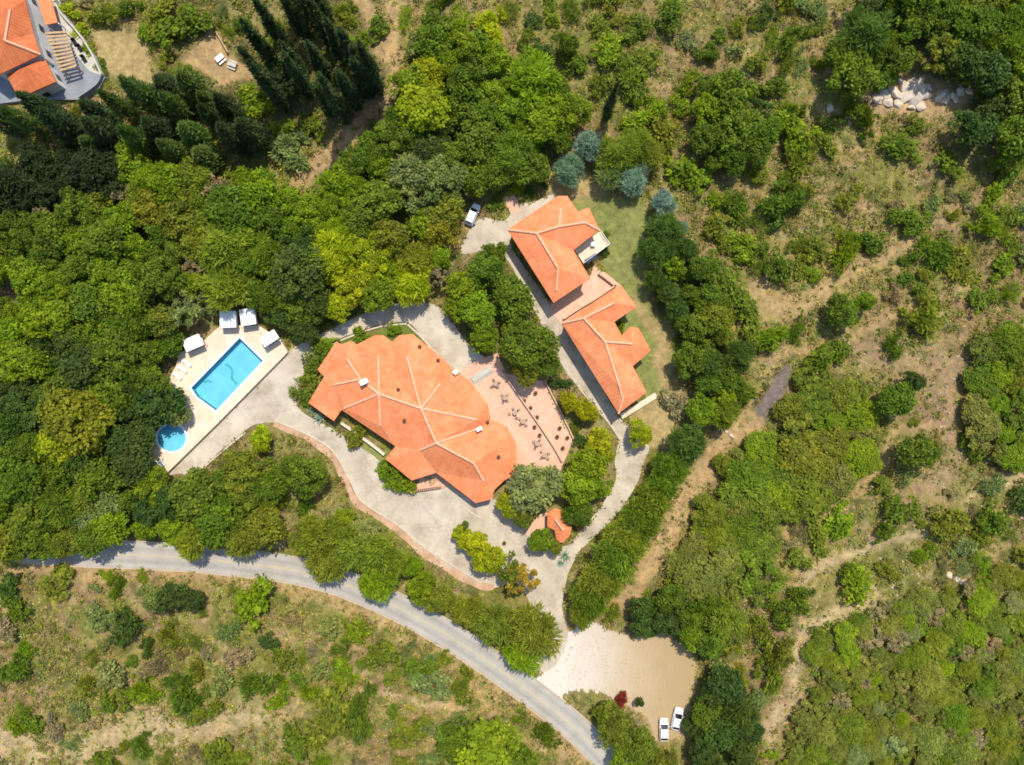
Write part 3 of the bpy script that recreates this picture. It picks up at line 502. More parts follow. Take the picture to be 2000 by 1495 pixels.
# villa terrace and its pergola
vr = MB().slab(PP(VDECK, .8), -.3, .8).build('villa_terrace', M['greydeck']); tag(vr, kind='structure')
kerb('terrace_parapet', [(104, -20), (125, 28), (152, 60), (172, 85), (190, 115), (207, 152)], .28, .8, 1.7, M['slate'], 'curved white parapet along the villa terrace edge', 'parapet')
kerb('terrace_parapet', [(207, 152), (196, 172), (162, 196)], .3, .8, 1.6, M['greydeck'], 'grey parapet around the rounded corner of the villa terrace', 'parapet')
sheet('villa_walk', [(95, -20), (108, -20), (128, 32), (168, 85), (200, 148), (175, 140), (150, 110), (118, 50)], M['slate'], .84, .3, 1)
p0 = P(110, 60, 3.2); pg = tag(empty('pergola', (p0[0], p0[1], .8)), 'pale timber pergola of slatted beams on the villa terrace', 'pergola'); off = (p0[0], p0[1], .8)
A, B, C_, D_ = (np.array(P(*q, 3.2)[:2]) for q in ((93, 66), (126, 64), (147, 130), (122, 138)))
for q in (A, B, C_, D_): MB().box((q[0], q[1], 2.0), (.18, .18, 2.4)).build('post', M['wood'], pg, off)
for u, v in ((A, D_), (B, C_)): MB().tube([(*u, 3.2), (*v, 3.2)], .1, 5).build('beam', M['wood'], pg, off)
mb = MB()
for i in range(11):
    u, v = A + (D_ - A) * i / 10, B + (C_ - B) * i / 10; d = (v - u) / np.linalg.norm(v - u); mid = (u + v) / 2; mb.box((mid[0], mid[1], 3.36), (np.linalg.norm(v - u) + .8, .38, .12), math.atan2(d[1], d[0]))
mb.build('slats', M['wood'], pg, off)
x, y, z = P(88, 22, 3.4); pq = tag(empty('lean_to', (x, y, .8)), 'narrow lean-to with red tile roof beside the villa pergola', 'lean-to'); q4 = PP([(70, -12), (97, -12), (112, 44), (88, 49)], 3.4)
me, *_ = roof_mesh([(70, -12), (97, -12), (112, 44), (88, 49)], 3.2, {}, [], M['tile']); me.transform(__import__('mathutils').Matrix.Translation((-x, -y, -.8))); link('roof', me, pq)
for u in q4: MB().box((u[0] * .98 + x * .02, u[1] * .98 + y * .02, 1.9), (.2, .2, 2.2)).build('post', M['whitewall'], pq, (x, y, .8))
for px, py, l_ in ((148, 85, 'first'), (158, 96, 'second'), (166, 117, 'third')):
    x, y, z = P(px, py, .84); ch = tag(empty('lounge_chair', (x, y, .84), R(30)), f'dark lounge chair on the white villa walk, {l_} from the pergola top', 'chair', 'lounge chairs on the villa walk')
    MB().box((0, 0, .35), (.7, 1.1, .12)).build('seat', M['rubber'], ch); MB().box((0, .55, .65), (.7, .12, .6)).build('backrest', M['rubber'], ch)
    for sx in (-.3, .3):
        for sy in (-.45, .45): MB().box((sx, sy, .145), (.06, .06, .29)).build('leg', M['metal'], ch)
# balcony of the upper guest house
x, y, z = P(1158, 480, 1.9); bal = tag(empty('balcony', (x, y, 0)), 'pale tiled balcony with white rail in the notch of the guest house', 'balcony')
bp_ = PP([(1122, 488), (1172, 452), (1190, 478), (1140, 515)], 1.9); MB().slab(bp_, -.2, 1.9).build('floor', M['deck'], bal, (x, y, 0))
mb = MB()
for i in (1, 2):
    a_, b_ = np.array(bp_[i]), np.array(bp_[i + 1]); mb.tube([(*a_, 2.8), (*b_, 2.8)], .05); L = np.linalg.norm(b_ - a_)
    for k in range(int(L / .5) + 1): q = a_ + (b_ - a_) * k / int(L / .5); mb.box((q[0], q[1], 2.35), (.05, .05, .9))
mb.build('railing', M['white'], bal, (x, y, 0))
tb = tag(empty('bistro_table', P(1158, 478, 1.9)), 'small square white table on the guest house balcony', 'table'); MB().box((0, 0, .72), (.9, .9, .05)).build('table_top', M['white'], tb); MB().lathe([(.3, 0), (.05, .05), (.05, .7)], 8).build('leg', M['metal'], tb)

x, y, z = P(1154, 506, 1.9); so = tag(empty('shade_sofa', (x, y, 1.9), R(33)), 'made-up navy sofa standing in for dark blue shade at the guest house balcony', 'sofa'); M['navy'] = flat('navy_shade', (.03, .045, .10), .8)  # sofa made up to stand for the dark blue shade along the balcony
MB().box((0, 0, .3), (2.4, .8, .3)).build('seat', M['navy'], so); MB().box((0, -.36, .62), (2.4, .16, .5)).build('backrest', M['navy'], so)
for sx in (-1.12, 1.12): MB().box((sx, .02, .5), (.16, .78, .3)).build('armrest', M['navy'], so); MB().box((sx, 0, .075), (.1, .6, .15)).build('leg', M['metal'], so)
# ------------------------------------------------------------------ pool terrace
pw = PP(POOL, DZ); kx, ky, _ = P(335, 856, DZ); kids = [(kx + 2.85 * math.cos(t), ky + 2.6 * math.sin(t)) for t in np.linspace(0, 2 * math.pi, 28, endpoint=False)]
dkp = PP(DECK, DZ); tag(MB().slab(dkp, -.4, DZ, [pw, kids]).build('pool_terrace', M['deck']), kind='structure')
def pool(name, label, ring, depth, root_xy, extra=None):
    o = (*root_xy, 0); r_ = tag(empty(name, o), label, 'pool'); n_ = len(ring); ring = np.array(ring)
    mb = MB().slab(ring, DZ - depth - .2, DZ - depth); mb.build('pool_floor', M['pooltile'], r_, o)
    mb = MB(); v = [(a, b, DZ - .02) for a, b in ring] + [(a, b, DZ - depth) for a, b in ring]; mb.add(v, [(i, (i + 1) % n_, n_ + (i + 1) % n_, n_ + i) for i in range(n_)]); mb.build('pool_wall', M['pooltile'], r_, o)
    v, f = ring, [t for t in cdt(ring)[0]]; MB().add([(a, b, DZ - .18) for a, b in v], f).build('water', M['water'], r_, o)
    out = inset(ring, -.35); inn = inset(ring, .02); MB().slab(out, DZ - .1, DZ + .06, [inn]).build('coping', M['white'], r_, o)
    if extra: extra(r_, o)
def emblem(r_, o):                                          # curved mosaic figures on the pool floor
    mb = MB()
    for pts in ([(440, 712), (448, 716), (454, 726), (452, 738)], [(452, 738), (458, 746), (464, 750)], [(398, 748), (406, 744), (413, 748)]):
        q = PP(smooth_poly(pts, 5, False), -.6); rb = ribbon(q, .45); n_ = len(q); mb.add([(a, b, DZ - 1.492) for a, b in rb], [(i, i + 1, 2 * n_ - 2 - i, 2 * n_ - 1 - i) for i in range(n_ - 1)])
    mb.build('mosaic', M['mosaic'], r_, o)
pool('swimming_pool', 'large rectangular turquoise swimming pool on the pale terrace', pw, 1.5, pw.mean(0), emblem)
pool('paddling_pool', 'small round blue paddling pool at the narrow end of the terrace', kids, .6, (kx, ky))
def cabana(px, py, wd, dp, rz, label):
    x, y, _ = P(px, py, DZ + 2.4); r_ = tag(empty('cabana', (x, y, DZ), rz), label, 'cabana', 'white cabanas around the pool')
    mb = MB(); v = [(-wd / 2, -dp / 2, 2.25), (wd / 2, -dp / 2, 2.25), (wd / 2, dp / 2, 2.25), (-wd / 2, dp / 2, 2.25), (0, 0, 2.62)]; mb.add(v, [(0, 1, 4), (1, 2, 4), (2, 3, 4), (3, 0, 4), (3, 2, 1, 0)]); mb.build('canopy', M['white'], r_)
    mb = MB()
    for sx, sy, w_, d_ in ((0, -dp / 2, wd, .04), (0, dp / 2, wd, .04), (-wd / 2, 0, .04, dp), (wd / 2, 0, .04, dp)): mb.box((sx, sy, 2.11), (w_ + .03, d_ + .03, .26))
    mb.build('valance', M['white'], r_)
    for sx in (-1, 1):
        for sy in (-1, 1): MB().box((sx * (wd / 2 - .1), sy * (dp / 2 - .1), 1.0), (.1, .1, 2.0)).build('post', M['wood'], r_)
    MB().box((0, 0, .24), (wd - .6, dp - .6, .3)).build('daybed', M['darkwood'], r_); MB().box((0, 0, .47), (wd - .7, dp - .7, .16)).build('mattress', M['white'], r_)
cabana(444, 624, 3.0, 3.1, R(2), 'white canopy cabana at the head of the pool, farther from the driveway'); cabana(483, 619, 2.8, 3.1, R(8), 'white canopy cabana at the head of the pool, nearer the driveway')
cabana(375, 670, 3.4, 2.3, R(-27) + R(50), 'white tilted cabana beside the long upper side of the pool'); cabana(525, 661, 3.2, 1.9, R(33), 'white cabana in tree shade at the terrace corner by the driveway')
def lounger(px, py, rz, label):
    x, y, _ = P(px, py, DZ + .3); r_ = tag(empty('sun_lounger', (x, y, DZ), rz), label, 'sun lounger', 'sun loungers on the pool terrace')
    MB().box((0, -.25, .32), (.66, 1.3, .08)).build('seat', M['white'], r_); MB().add([(-.33, .4, .3), (.33, .4, .3), (.33, 1.0, .72), (-.33, 1.0, .72), (-.33, .4, .38), (.33, .4, .38), (.33, 1.0, .8), (-.33, 1.0, .8)], [(3, 2, 1, 0), (4, 5, 6, 7), (0, 1, 5, 4), (1, 2, 6, 5), (2, 3, 7, 6), (3, 0, 4, 7)]).build('backrest', M['white'], r_)
    for sx in (-.28, .28):
        for sy in (-.8, .5): MB().box((sx, sy, .14), (.06, .06, .28)).build('leg', M['metal'], r_)
for i, (px, py, rz) in enumerate([(347, 735, 48), (357, 722, 48), (366, 710, 48)]): lounger(px, py, R(rz), ['white sun lounger by the pool, nearest the small pool', 'white sun lounger between two others on the pool terrace', 'white sun lounger by the pool, nearest the tilted cabana'][i])
lounger(313, 905, R(60), 'white sun lounger below the small round pool'); 
x, y, z = P(276, 866); tag(MB().slab(PP([(262, 858), (284, 852), (294, 880), (268, 888)], 1.6), 0, 1.5).build('pump_house', M['slate']), 'small flat-roofed pump house half under trees beside the paddling pool', 'shed')
kerb('garden_wall', [(300, 905), (312, 925), (322, 935)], .3, 0, 1.2, M['plaster'], 'short cream wall at the tip of the pool terrace', 'wall')

# ------------------------------------------------------------------ patio furniture, pots, other small things
M['wicker'] = mottled('wicker', [(0.3, (.33, .23, .17)), (0.7, (.46, .34, .25))], 4.0)
def table_set(px, py, rz, label):
    r_ = tag(empty('patio_table', P(px, py, .1), rz), label, 'table', 'brown tables on the patio'); MB().lathe([(.5, .7), (.5, .76)], 14).build('table_top', M['wicker'], r_); MB().lathe([(.35, 0), (.06, .06), (.06, .7)], 8).build('pedestal', M['metal'], r_)
    for k in range(4):
        t_ = k * math.pi / 2; x, y, z = P(px, py, .1); jj = random.uniform(.75, 1.15); t_ += random.uniform(-.3, .3); x += jj * math.cos(t_ + rz); y += jj * math.sin(t_ + rz)
        c_ = tag(empty('patio_chair', (x, y, .1), t_ + rz - math.pi / 2), 'brown chair drawn up to ' + label, 'chair', 'brown chairs around the patio tables')
        MB().box((0, 0, .44), (.42, .42, .05)).build('seat', M['wicker'], c_); MB().box((0, -.2, .72), (.42, .05, .5)).build('backrest', M['wicker'], c_)
        for sx in (-.2, .2):
            for sy in (-.2, .2): MB().box((sx, sy, .205), (.05, .05, .41)).build('leg', M['metal'], c_)
for px, py, l_ in ((968, 750, 'brown round patio table nearest the stone steps'), (986, 777, 'brown round patio table, second from the stone steps'), (1006, 806, 'brown round patio table, third from the stone steps'), (1022, 823, 'brown round patio table midway along the wall'), (1049, 866, 'brown round patio table, second nearest the grey tree'), (1064, 889, 'brown round patio table nearest the grey tree')): table_set(px, py, R(20 + px % 50), l_)

# ------------------------------------------------------------------ foliage: numpy leaf clouds shared between trees
def leaf_cloud(name, centers, rads, n_per, size, mat, aspect=1.5, up=.6, shell=.75, spike=False, seed=0, flat_=1.0, stems=None):
    g = np.random.default_rng(seed); cs = np.repeat(np.array(centers), n_per, 0); rs = np.repeat(np.array(rads), n_per); n = len(cs)
    d = g.normal(size=(n, 3)); d[:, 2] = d[:, 2] * .9 + .25; d /= np.linalg.norm(d, axis=1)[:, None]
    pos = cs + d * (rs * (shell + (1.08 - shell) * g.random(n)))[:, None] * np.array([1, 1, flat_])
    nr = d * .8 + g.normal(size=(n, 3)) * .75 + np.array([0, 0, up]); nr /= np.linalg.norm(nr, axis=1)[:, None]
    if spike: ax = d + g.normal(size=(n, 3)) * .35 + np.array([0, 0, .3]); ax /= np.linalg.norm(ax, axis=1)[:, None]; a = ax; b = np.cross(a, d * .5 + g.normal(size=(n, 3)) * .5 + np.array([0, 0, 1.0]))
    else: a = np.cross(nr, g.normal(size=(n, 3))); a /= np.linalg.norm(a, axis=1)[:, None] + 1e-9; b = np.cross(nr, a)
    b /= np.linalg.norm(b, axis=1)[:, None] + 1e-9; s = size * (.6 + .8 * g.random(n)); L = (a * (s * aspect / 2)[:, None]); W = (b * (s / 2)[:, None])
    v = np.stack([pos - L, pos + W, pos + L, pos - W], 1).reshape(-1, 3); f = np.arange(4 * n).reshape(-1, 4)
    cl = np.repeat(g.random(len(centers)), n_per); tint = np.clip(.46 + .62 * (cl - .5) + g.normal(size=n) * .2, 0, 1)
    me = fast_mesh(name, v, f, mat); a_ = me.attributes.new('tint', 'FLOAT', 'POINT'); a_.data.foreach_set('value', np.repeat(tint, 4).astype(np.float32)); return me
def broad(seed, Rr=4.0, hc=5.0, hz=2.8, nc=64, npc=80, size=.32, rc=(.5, 1.3), lobe=1.0, **k):
    g = np.random.default_rng(seed); cc, rr = [], []; lob = [g.random() * 6.28 for _ in range(3)]
    for i in range(nc):
        t = g.random() * 6.283; z = g.random() * 1.5 - .5; u = math.sqrt(max(0, 1 - min(z, 1) ** 2)); w_ = .80 * (.84 + lobe * .13 * math.sin(2 * t + lob[0]) + .12 * lobe * math.sin(3 * t + lob[1]) + .06 * lobe * math.sin(5 * t + lob[2])) * (1 if i % 5 else .45)
        r_ = rc[0] + (rc[1] - rc[0]) * g.random(); cc.append((Rr * u * w_ * math.cos(t), Rr * u * w_ * math.sin(t), hc + hz * z * .78 * (.6 + .7 * g.random()))); rr.append(r_ * Rr / 4)
    return leaf_cloud('crown', cc, rr, npc, size, k.pop('mat', M['leaf']), seed=seed, **k)
def trunk_mesh(seed, h=5.0, r=.25, spread=2.2, nb=5):
    g = random.Random(seed); mb = MB(); mb.tube([(0, 0, -.6), (g.uniform(-.1, .1), g.uniform(-.1, .1), h * .3), (g.uniform(-.25, .25), g.uniform(-.25, .25), h * .62)], [r * 1.35, r, r * .75], 7)
    for i in range(nb):
        t = 6.28 * i / nb + g.random(); q = spread * g.uniform(.6, 1.1); mb.tube([(0, 0, h * .45), (q * .45 * math.cos(t), q * .45 * math.sin(t), h * .75), (q * math.cos(t), q * math.sin(t), h * g.uniform(.95, 1.2))], [r * .55, r * .38, r * .12], 5)
    return mesh('trunk', mb.v, mb.f, M['bark'], True)
BROAD = [broad(100 + i, shell=.45) for i in range(6)]; FINE = [broad(200 + i, nc=80, npc=90, size=.23, rc=(.5, 1.0), shell=.45) for i in range(4)]
SPIKY = [broad(300 + i, nc=42, npc=85, size=.17, aspect=6.5, spike=True, rc=(.9, 1.4)) for i in range(4)]
OPEN = [broad(350 + i, nc=26, npc=60, size=.34, rc=(.55, 1.0), shell=.4) for i in range(3)]
TRUNKS = [trunk_mesh(i) for i in range(4)]
def column(seed, h, r, n, mat):
    g = np.random.default_rng(seed); cc, rr = [], []
    for i in range(n):
        z = (i + g.random()) / n; w_ = r * (min(1, .55 + z * 3) if z < .3 else (1 - z) ** .6 * 1.2); t = g.random() * 6.28; cc.append((w_ * .5 * math.cos(t), w_ * .5 * math.sin(t), .6 + z * h)); rr.append(max(.22, w_ * .62))
    return leaf_cloud('crown', cc, rr, 46, .17, mat, aspect=5, spike=True, seed=seed, flat_=1.7)
CYP = [column(400 + i, 14, 1.25, 50, M['needle']) for i in range(3)]; CONE = [column(420 + i, 11, 2.5, 74, M['needle']) for i in range(3)]
SHRUB = [broad(500 + i, Rr=1.6, hc=.95, hz=1.0, nc=26, npc=46, size=.20, rc=(.6, 1.7), lobe=2.2, shell=.4) for i in range(5)]
SHRUBF = [broad(520 + i, Rr=1.6, hc=.85, hz=.9, nc=26, npc=42, size=.12, aspect=4, spike=True, rc=(.6, 1.6), lobe=2.2) for i in range(4)]
DRY = [broad(540 + i, Rr=1.6, hc=.8, hz=.8, nc=14, npc=40, size=.06, aspect=11, spike=True, rc=(1.0, 1.7), shell=.1) for i in range(3)]
def palm_mesh(seed):                                         # silvery fan palm: many folded fans on short stalks
    g = np.random.default_rng(seed); V, F, T = [], [], []
    for i in range(34):
        az = g.random() * 6.283; el = g.uniform(-.25, 1.25); ln = g.uniform(1.3, 2.2); d = np.array([math.cos(az) * math.cos(el), math.sin(az) * math.cos(el), math.sin(el)]); s = np.array([-math.sin(az), math.cos(az), 0]); u = np.cross(d, s); b = np.array([0, 0, 3.2]) + d * ln; tt = g.random() * .6 + .2
        for k in range(13):
            a = (k - 6) / 6 * 1.75; e = d * math.cos(a) + s * math.sin(a); l2 = 1.05 * (1 - .12 * abs(k - 6) / 6); tip = b + e * l2 + np.array([0, 0, -.22]) * l2 ** 2; sd = np.cross(e, u) * .085; m_ = b + e * l2 * .5; n_ = len(V)
            V += [b, m_ + sd, tip, m_ - sd]; F.append((n_, n_ + 1, n_ + 2, n_ + 3)); T += [tt] * 4
    me = fast_mesh('crown', np.array(V), np.array(F), M['needle']); a_ = me.attributes.new('tint', 'FLOAT', 'POINT'); a_.data.foreach_set('value', np.array(T, np.float32)); return me
PALM = [palm_mesh(i) for i in range(3)]
def agave_mesh(seed):
    g = np.random.default_rng(seed); V, F, T = [], [], []
    for i in range(30):
        az = g.random() * 6.283; el = g.uniform(.15, 1.3); ln = g.uniform(.9, 1.3); d = np.array([math.cos(az) * math.cos(el), math.sin(az) * math.cos(el), math.sin(el)]); s = np.array([-math.sin(az), math.cos(az), 0]) * .11; n_ = len(V)
        V += [np.array([0, 0, .1]) - s, np.array([0, 0, .1]) + s, d * ln * .55 + s * .9, d * ln + np.array([0, 0, -.1]), d * ln * .55 - s * .9]; F += [(n_, n_ + 1, n_ + 2, n_ + 4), (n_ + 4, n_ + 2, n_ + 3, n_ + 3)]; T += [g.random() * .6 + .2] * 5
    me = mesh('agave', V, [f if f[2] != f[3] else f[:3] for f in F], M['needle']); a_ = me.attributes.new('tint', 'FLOAT', 'POINT'); a_.data.foreach_set('value', np.array(T, np.float32)); return me
AGAVE = [agave_mesh(i) for i in range(2)]

COLR = {'bright green': (.175, .240, .016), 'mid green': (.115, .168, .020), 'dark green': (.070, .112, .028), 'blackish green': (.034, .056, .022), 'olive green': (.165, .190, .026), 'yellow green': (.300, .325, .016), 'golden yellow': (.370, .325, .018), 'grey green': (.190, .225, .095), 'rusty brown': (.27, .19, .03), 'silvery blue': (.17, .235, .23), 'dry grey': (.26, .215, .14), 'dusty olive': (.172, .188, .048), 'golden olive': (.215, .215, .022), 'lime yellow': (.33, .34, .014)}
SEEDS = [(100, 300, 'blackish green'), (60, 250, 'dark green'), (200, 260, 'dark green'), (60, 400, 'olive green'), (300, 410, 'rusty brown'), (150, 480, 'mid green'), (250, 490, 'bright green'), (330, 520, 'mid green'), (450, 430, 'bright green'), (420, 510, 'olive green'), (380, 350, 'olive green'), (560, 390, 'bright green'), (620, 420, 'bright green'), (580, 530, 'dark green'), (500, 520, 'mid green'), (530, 600, 'mid green'), (550, 640, 'dark green'), (500, 450, 'mid green'), (680, 560, 'yellow green'), (730, 510, 'yellow green'), (640, 590, 'bright green'), (790, 560, 'olive green'), (820, 390, 'grey green'), (870, 450, 'golden yellow'), (750, 450, 'olive green'), (700, 360, 'bright green'), (840, 170, 'yellow green'), (900, 150, 'bright green'), (720, 210, 'rusty brown'), (980, 200, 'mid green'), (950, 280, 'mid green'), (860, 300, 'dark green'), (1050, 200, 'bright green'), (1080, 300, 'mid green'), (700, 290, 'mid green'), (780, 260, 'mid green'), (640, 380, 'bright green'), (170, 600, 'bright green'), (100, 690, 'dark green'), (60, 620, 'bright green'), (30, 690, 'bright green'), (250, 680, 'mid green'), (370, 600, 'grey green'), (300, 690, 'mid green'), (290, 780, 'dark green'), (150, 820, 'golden yellow'), (60, 900, 'mid green'), (50, 780, 'dark green'), (180, 930, 'mid green'), (230, 910, 'dark green'), (100, 1000, 'olive green'), (230, 970, 'grey green'), (330, 970, 'dark green'), (300, 1040, 'bright green'), (420, 1010, 'olive green'), (480, 920, 'mid green'), (480, 1000, 'olive green'), (20, 980, 'bright green'), (440, 950, 'olive green'),
         (1700, 100, 'mid green'), (1800, 60, 'mid green'), (1950, 60, 'mid green'), (1920, 200, 'dark green'), (1980, 120, 'bright green'), (1600, 800, 'olive green'), (1680, 860, 'mid green'), (1560, 880, 'bright green'), (1460, 920, 'olive green'), (1620, 940, 'mid green'), (1430, 1050, 'mid green'), (1340, 1100, 'olive green'), (1430, 230, 'mid green'), (1470, 180, 'dark green'), (1980, 700, 'mid green'), (1940, 820, 'olive green'), (1300, 1180, 'dark green'), (1380, 1200, 'mid green'), (1410, 1400, 'dark green'), (1380, 1480, 'dark green'), (1290, 500, 'dark green'), (1340, 560, 'mid green'), (1300, 600, 'dark green'), (1330, 660, 'mid green'), (1400, 720, 'mid green'), (1400, 790, 'bright green')]
PLACES = [  # phrase, landmark, px
    ('below the villa', 'the villa', 90, 320), ('past the dark conifers', 'the dirt lane', 400, 380), ('behind the pool cabanas', 'the cabanas', 470, 560), ('deep in the wood', 'the villa', 60, 500), ('at the wood edge below villa', 'the villa', 60, 650), ('above the long pool', 'the pool', 270, 560), ('between conifers and long pool', 'the cabanas', 220, 450),
    ('beside the long pool', 'the pool', 290, 720), ('left of the paddling pool', 'the paddling pool', 190, 860), ('by the road bend', 'the road', 60, 1000), ('above the bare road bend', 'the paddling pool', 170, 970), ('between pool terrace and road', 'the road', 300, 1020), ('below the driveway tail', 'the road', 450, 970),
    ('behind the driveway loop', 'the main house', 640, 560), ('above the curved driveway', 'the curved driveway', 770, 500), ('beside the dirt lane', 'the dirt lane', 650, 350), ('above the guest house', 'the guest house', 900, 300), ('at the upper wood edge', 'the dirt lane', 850, 150), ('behind the silvery trees', 'the silvery trees', 1050, 200),
    ('between the houses', 'the guest house', 970, 600), ('around the hill rocks', 'the pale rocks', 1750, 60), ('beyond the hill rocks', 'the pale rocks', 1930, 130), ('above the dirt track', 'the dirt track', 1620, 850), ('by the dirt track', 'the dirt track', 1450, 930), ('below the track bend', 'the dirt track', 1400, 1090), ('in the hill clump', 'the lawn', 1430, 230), ('at the hillside edge', 'the pink field', 1960, 770),
    ('above the gravel parking', 'the gravel parking', 1310, 1190), ('beside the parked cars', 'the white cars', 1400, 1410), ('along the lawn edge', 'the lawn', 1320, 560), ('where the lawn ends', 'the dirt track', 1400, 760), ('in the corner scrub', 'the gravel parking', 1620, 1400), ('in the far corner scrub', 'the bare path', 1900, 1420), ('under the bare path', 'the bare path', 1850, 1220), ('in the roadside row', 'the main house', 700, 1090), ('near the driveway mouth', 'the driveway mouth', 1000, 1230), ('in the slanting row', 'the driveway mouth', 1200, 1050)]
ORD = [a + ' closest to' for a in 'x second third fourth fifth sixth seventh eighth ninth tenth eleventh twelfth thirteenth fourteenth fifteenth sixteenth'.split()]; ORD[0] = 'closest to'
LM = {'the villa': (60, 60), 'the dirt lane': (700, 240), 'the cabanas': (460, 620), 'the pool': (440, 730), 'the paddling pool': (335, 855), 'the road': (400, 1100), 'the main house': (800, 800), 'the curved driveway': (780, 605), 'the guest house': (1080, 480), 'the silvery trees': (1190, 320), 'the pale rocks': (1770, 190), 'the dirt track': (1380, 920), 'the lawn': (1230, 450), 'the pink field': (1830, 730), 'the gravel parking': (1220, 1300), 'the white cars': (1310, 1415), 'the bare path': (1750, 1055), 'the driveway mouth': (1090, 1200)}
pend = []                                                    # (object, size word, colour, noun, px, py) awaiting a label
def plant(kind, px, py, rpx, colour, h=None, label=None, noun=None, group=None, base=False, jit=.12):
    """px, py: where the crown's middle appears (or, with base=True, where the foot stands)"""
    r = rpx * .1
    if kind in ('broad', 'fine', 'spiky', 'open'): h = h or (1.05 * r + 2.6)
    zc = 0 if base else {'cyp': .5, 'cone': .5, 'palm': .75, 'shrub': .35, 'shrubf': .35, 'dry': .3, 'agave': .1}.get(kind, .66) * (h or 1.3 * r)
    x, y, _ = P(px, py, zc); z = h1(x, y); k = (H - zc) / H; r *= k; c0 = np.array(COLR[colour]) * (1.25 if kind == 'spiky' else 1); g = random.Random(int(px * 7 + py * 13 + rpx)); c0 = c0 * (1 + g.uniform(-jit, jit)) * np.array([1 + g.uniform(-.1, .1), 1, 1 + g.uniform(-.15, .15)]); rz = g.uniform(0, 6.28)
    if kind in ('shrub', 'shrubf', 'dry', 'agave'):
        me = g.choice({'shrub': SHRUB, 'shrubf': SHRUBF, 'dry': DRY, 'agave': AGAVE}[kind]); o = link(noun or ('agave' if kind == 'agave' else 'shrub'), me, None, c0); o.location = (x, y, z - .05); s = r / (1.38 if kind != 'agave' else 1.1); o.rotation_euler = (0, 0, rz); e_ = g.uniform(.72, 1.3) if kind != 'agave' else 1; o.scale = (s * e_, s / e_ ** .6, s * g.uniform(.6, .95) if h is None else h / 1.9)
        nm = 'agave' if kind == 'agave' else 'shrub'
    else:
        name, nm = {'cyp': ('cypress_tree', 'cypress'), 'cone': ('conifer_tree', 'conifer'), 'palm': ('fan_palm', 'palm'), 'spiky': ('feathery_tree', 'tree'), 'fine': ('dense_tree', 'tree'), 'open': ('sparse_tree', 'tree')}.get(kind, ('leafy_tree', 'tree'))
        o = empty(name, (x, y, z - .05), rz)
        if kind == 'cyp': s = (r / 1.25, r / 1.25, h / 14.6); me = g.choice(CYP); tr = (s[0] * .7, s[1] * .7, h * .5 / 5)
        elif kind == 'cone': s = (r / 2.5, r / 2.5, h / 11.6); me = g.choice(CONE); tr = (1, 1, h * .5 / 5)
        elif kind == 'palm': s = (r / 2.6,) * 3; me = g.choice(PALM); tr = (.6, .6, s[0] * .62)
        else: s = (r / 4.0, r / 4.0, h / 7.6); me = g.choice({'broad': BROAD, 'fine': FINE, 'spiky': SPIKY, 'open': OPEN}[kind]); tr = (s[0], s[1], s[2])
        cr = link('crown', me, o, c0); cr.scale = s; t_ = link('trunk', g.choice(TRUNKS), o); t_.scale = tr
    tag(o, label, nm, group)
    if not label: pend.append((o, 'huge' if rpx > 62 else 'large' if rpx > 46 else 'middling' if rpx > 32 else 'small', colour, {'spiky': 'feathery tree', 'fine': 'dense tree', 'open': 'sparse tree', 'broad': 'leafy tree'}.get(kind, nm), px, py))
    return o
ALLT = []
def T(kind, px, py, r, col, **k): ALLT.append((px, py, r)); return plant(kind, px, py, r, col, **k)
# ------------------------------------------------------------------ trees one can tell apart, read off the photograph
# roadside row
for a in [('spiky', 612, 1048, 46, 'olive green'), ('fine', 672, 1015, 26, 'bright green'), ('spiky', 640, 1098, 46, 'olive green'), ('spiky', 690, 1070, 48, 'olive green'), ('spiky', 742, 1082, 46, 'olive green'), ('spiky', 738, 1135, 42, 'bright green'), ('fine', 822, 1148, 36, 'bright green'), ('fine', 862, 1172, 34, 'olive green'), ('spiky', 915, 1192, 36, 'olive green'), ('spiky', 968, 1218, 46, 'olive green'), ('spiky', 1040, 1232, 58, 'olive green'), ('spiky', 1022, 1275, 42, 'bright green'), ('open', 1015, 1130, 40, 'rusty brown'), ('spiky', 800, 1105, 24, 'bright green'), ('broad', 15, 1058, 48, 'olive green'), ('broad', 72, 1062, 46, 'mid green'), ('fine', 122, 1060, 40, 'olive green'), ('broad', 185, 1052, 40, 'mid green'), ('broad', 893, 602, 30, 'bright green'), ('broad', 1302, 1214, 36, 'dark green'), ('spiky', 655, 1045, 38, 'olive green'), ('spiky', 715, 1042, 32, 'grey green'), ('spiky', 775, 1098, 32, 'olive green'), ('broad', 1354, 1418, 24, 'dark green', 4.2), ('broad', 548, 612, 36, 'dark green', 4.6), ('broad', 592, 640, 34, 'dark green', 5), ('open', 408, 596, 26, 'grey green', 4.5), ('broad', 335, 668, 32, 'mid green', 5), ('open', 235, 372, 32, 'dry grey'), ('open', 380, 520, 30, 'dry grey'), ('open', 415, 365, 34, 'dry grey'), ('open', 850, 540, 28, 'dry grey'), ('open', 90, 420, 30, 'dry grey'), ('spiky', 470, 1050, 44, 'olive green'), ('spiky', 380, 1052, 40, 'olive green')]: T(*a[:5], h=a[5] if len(a) > 5 else None)
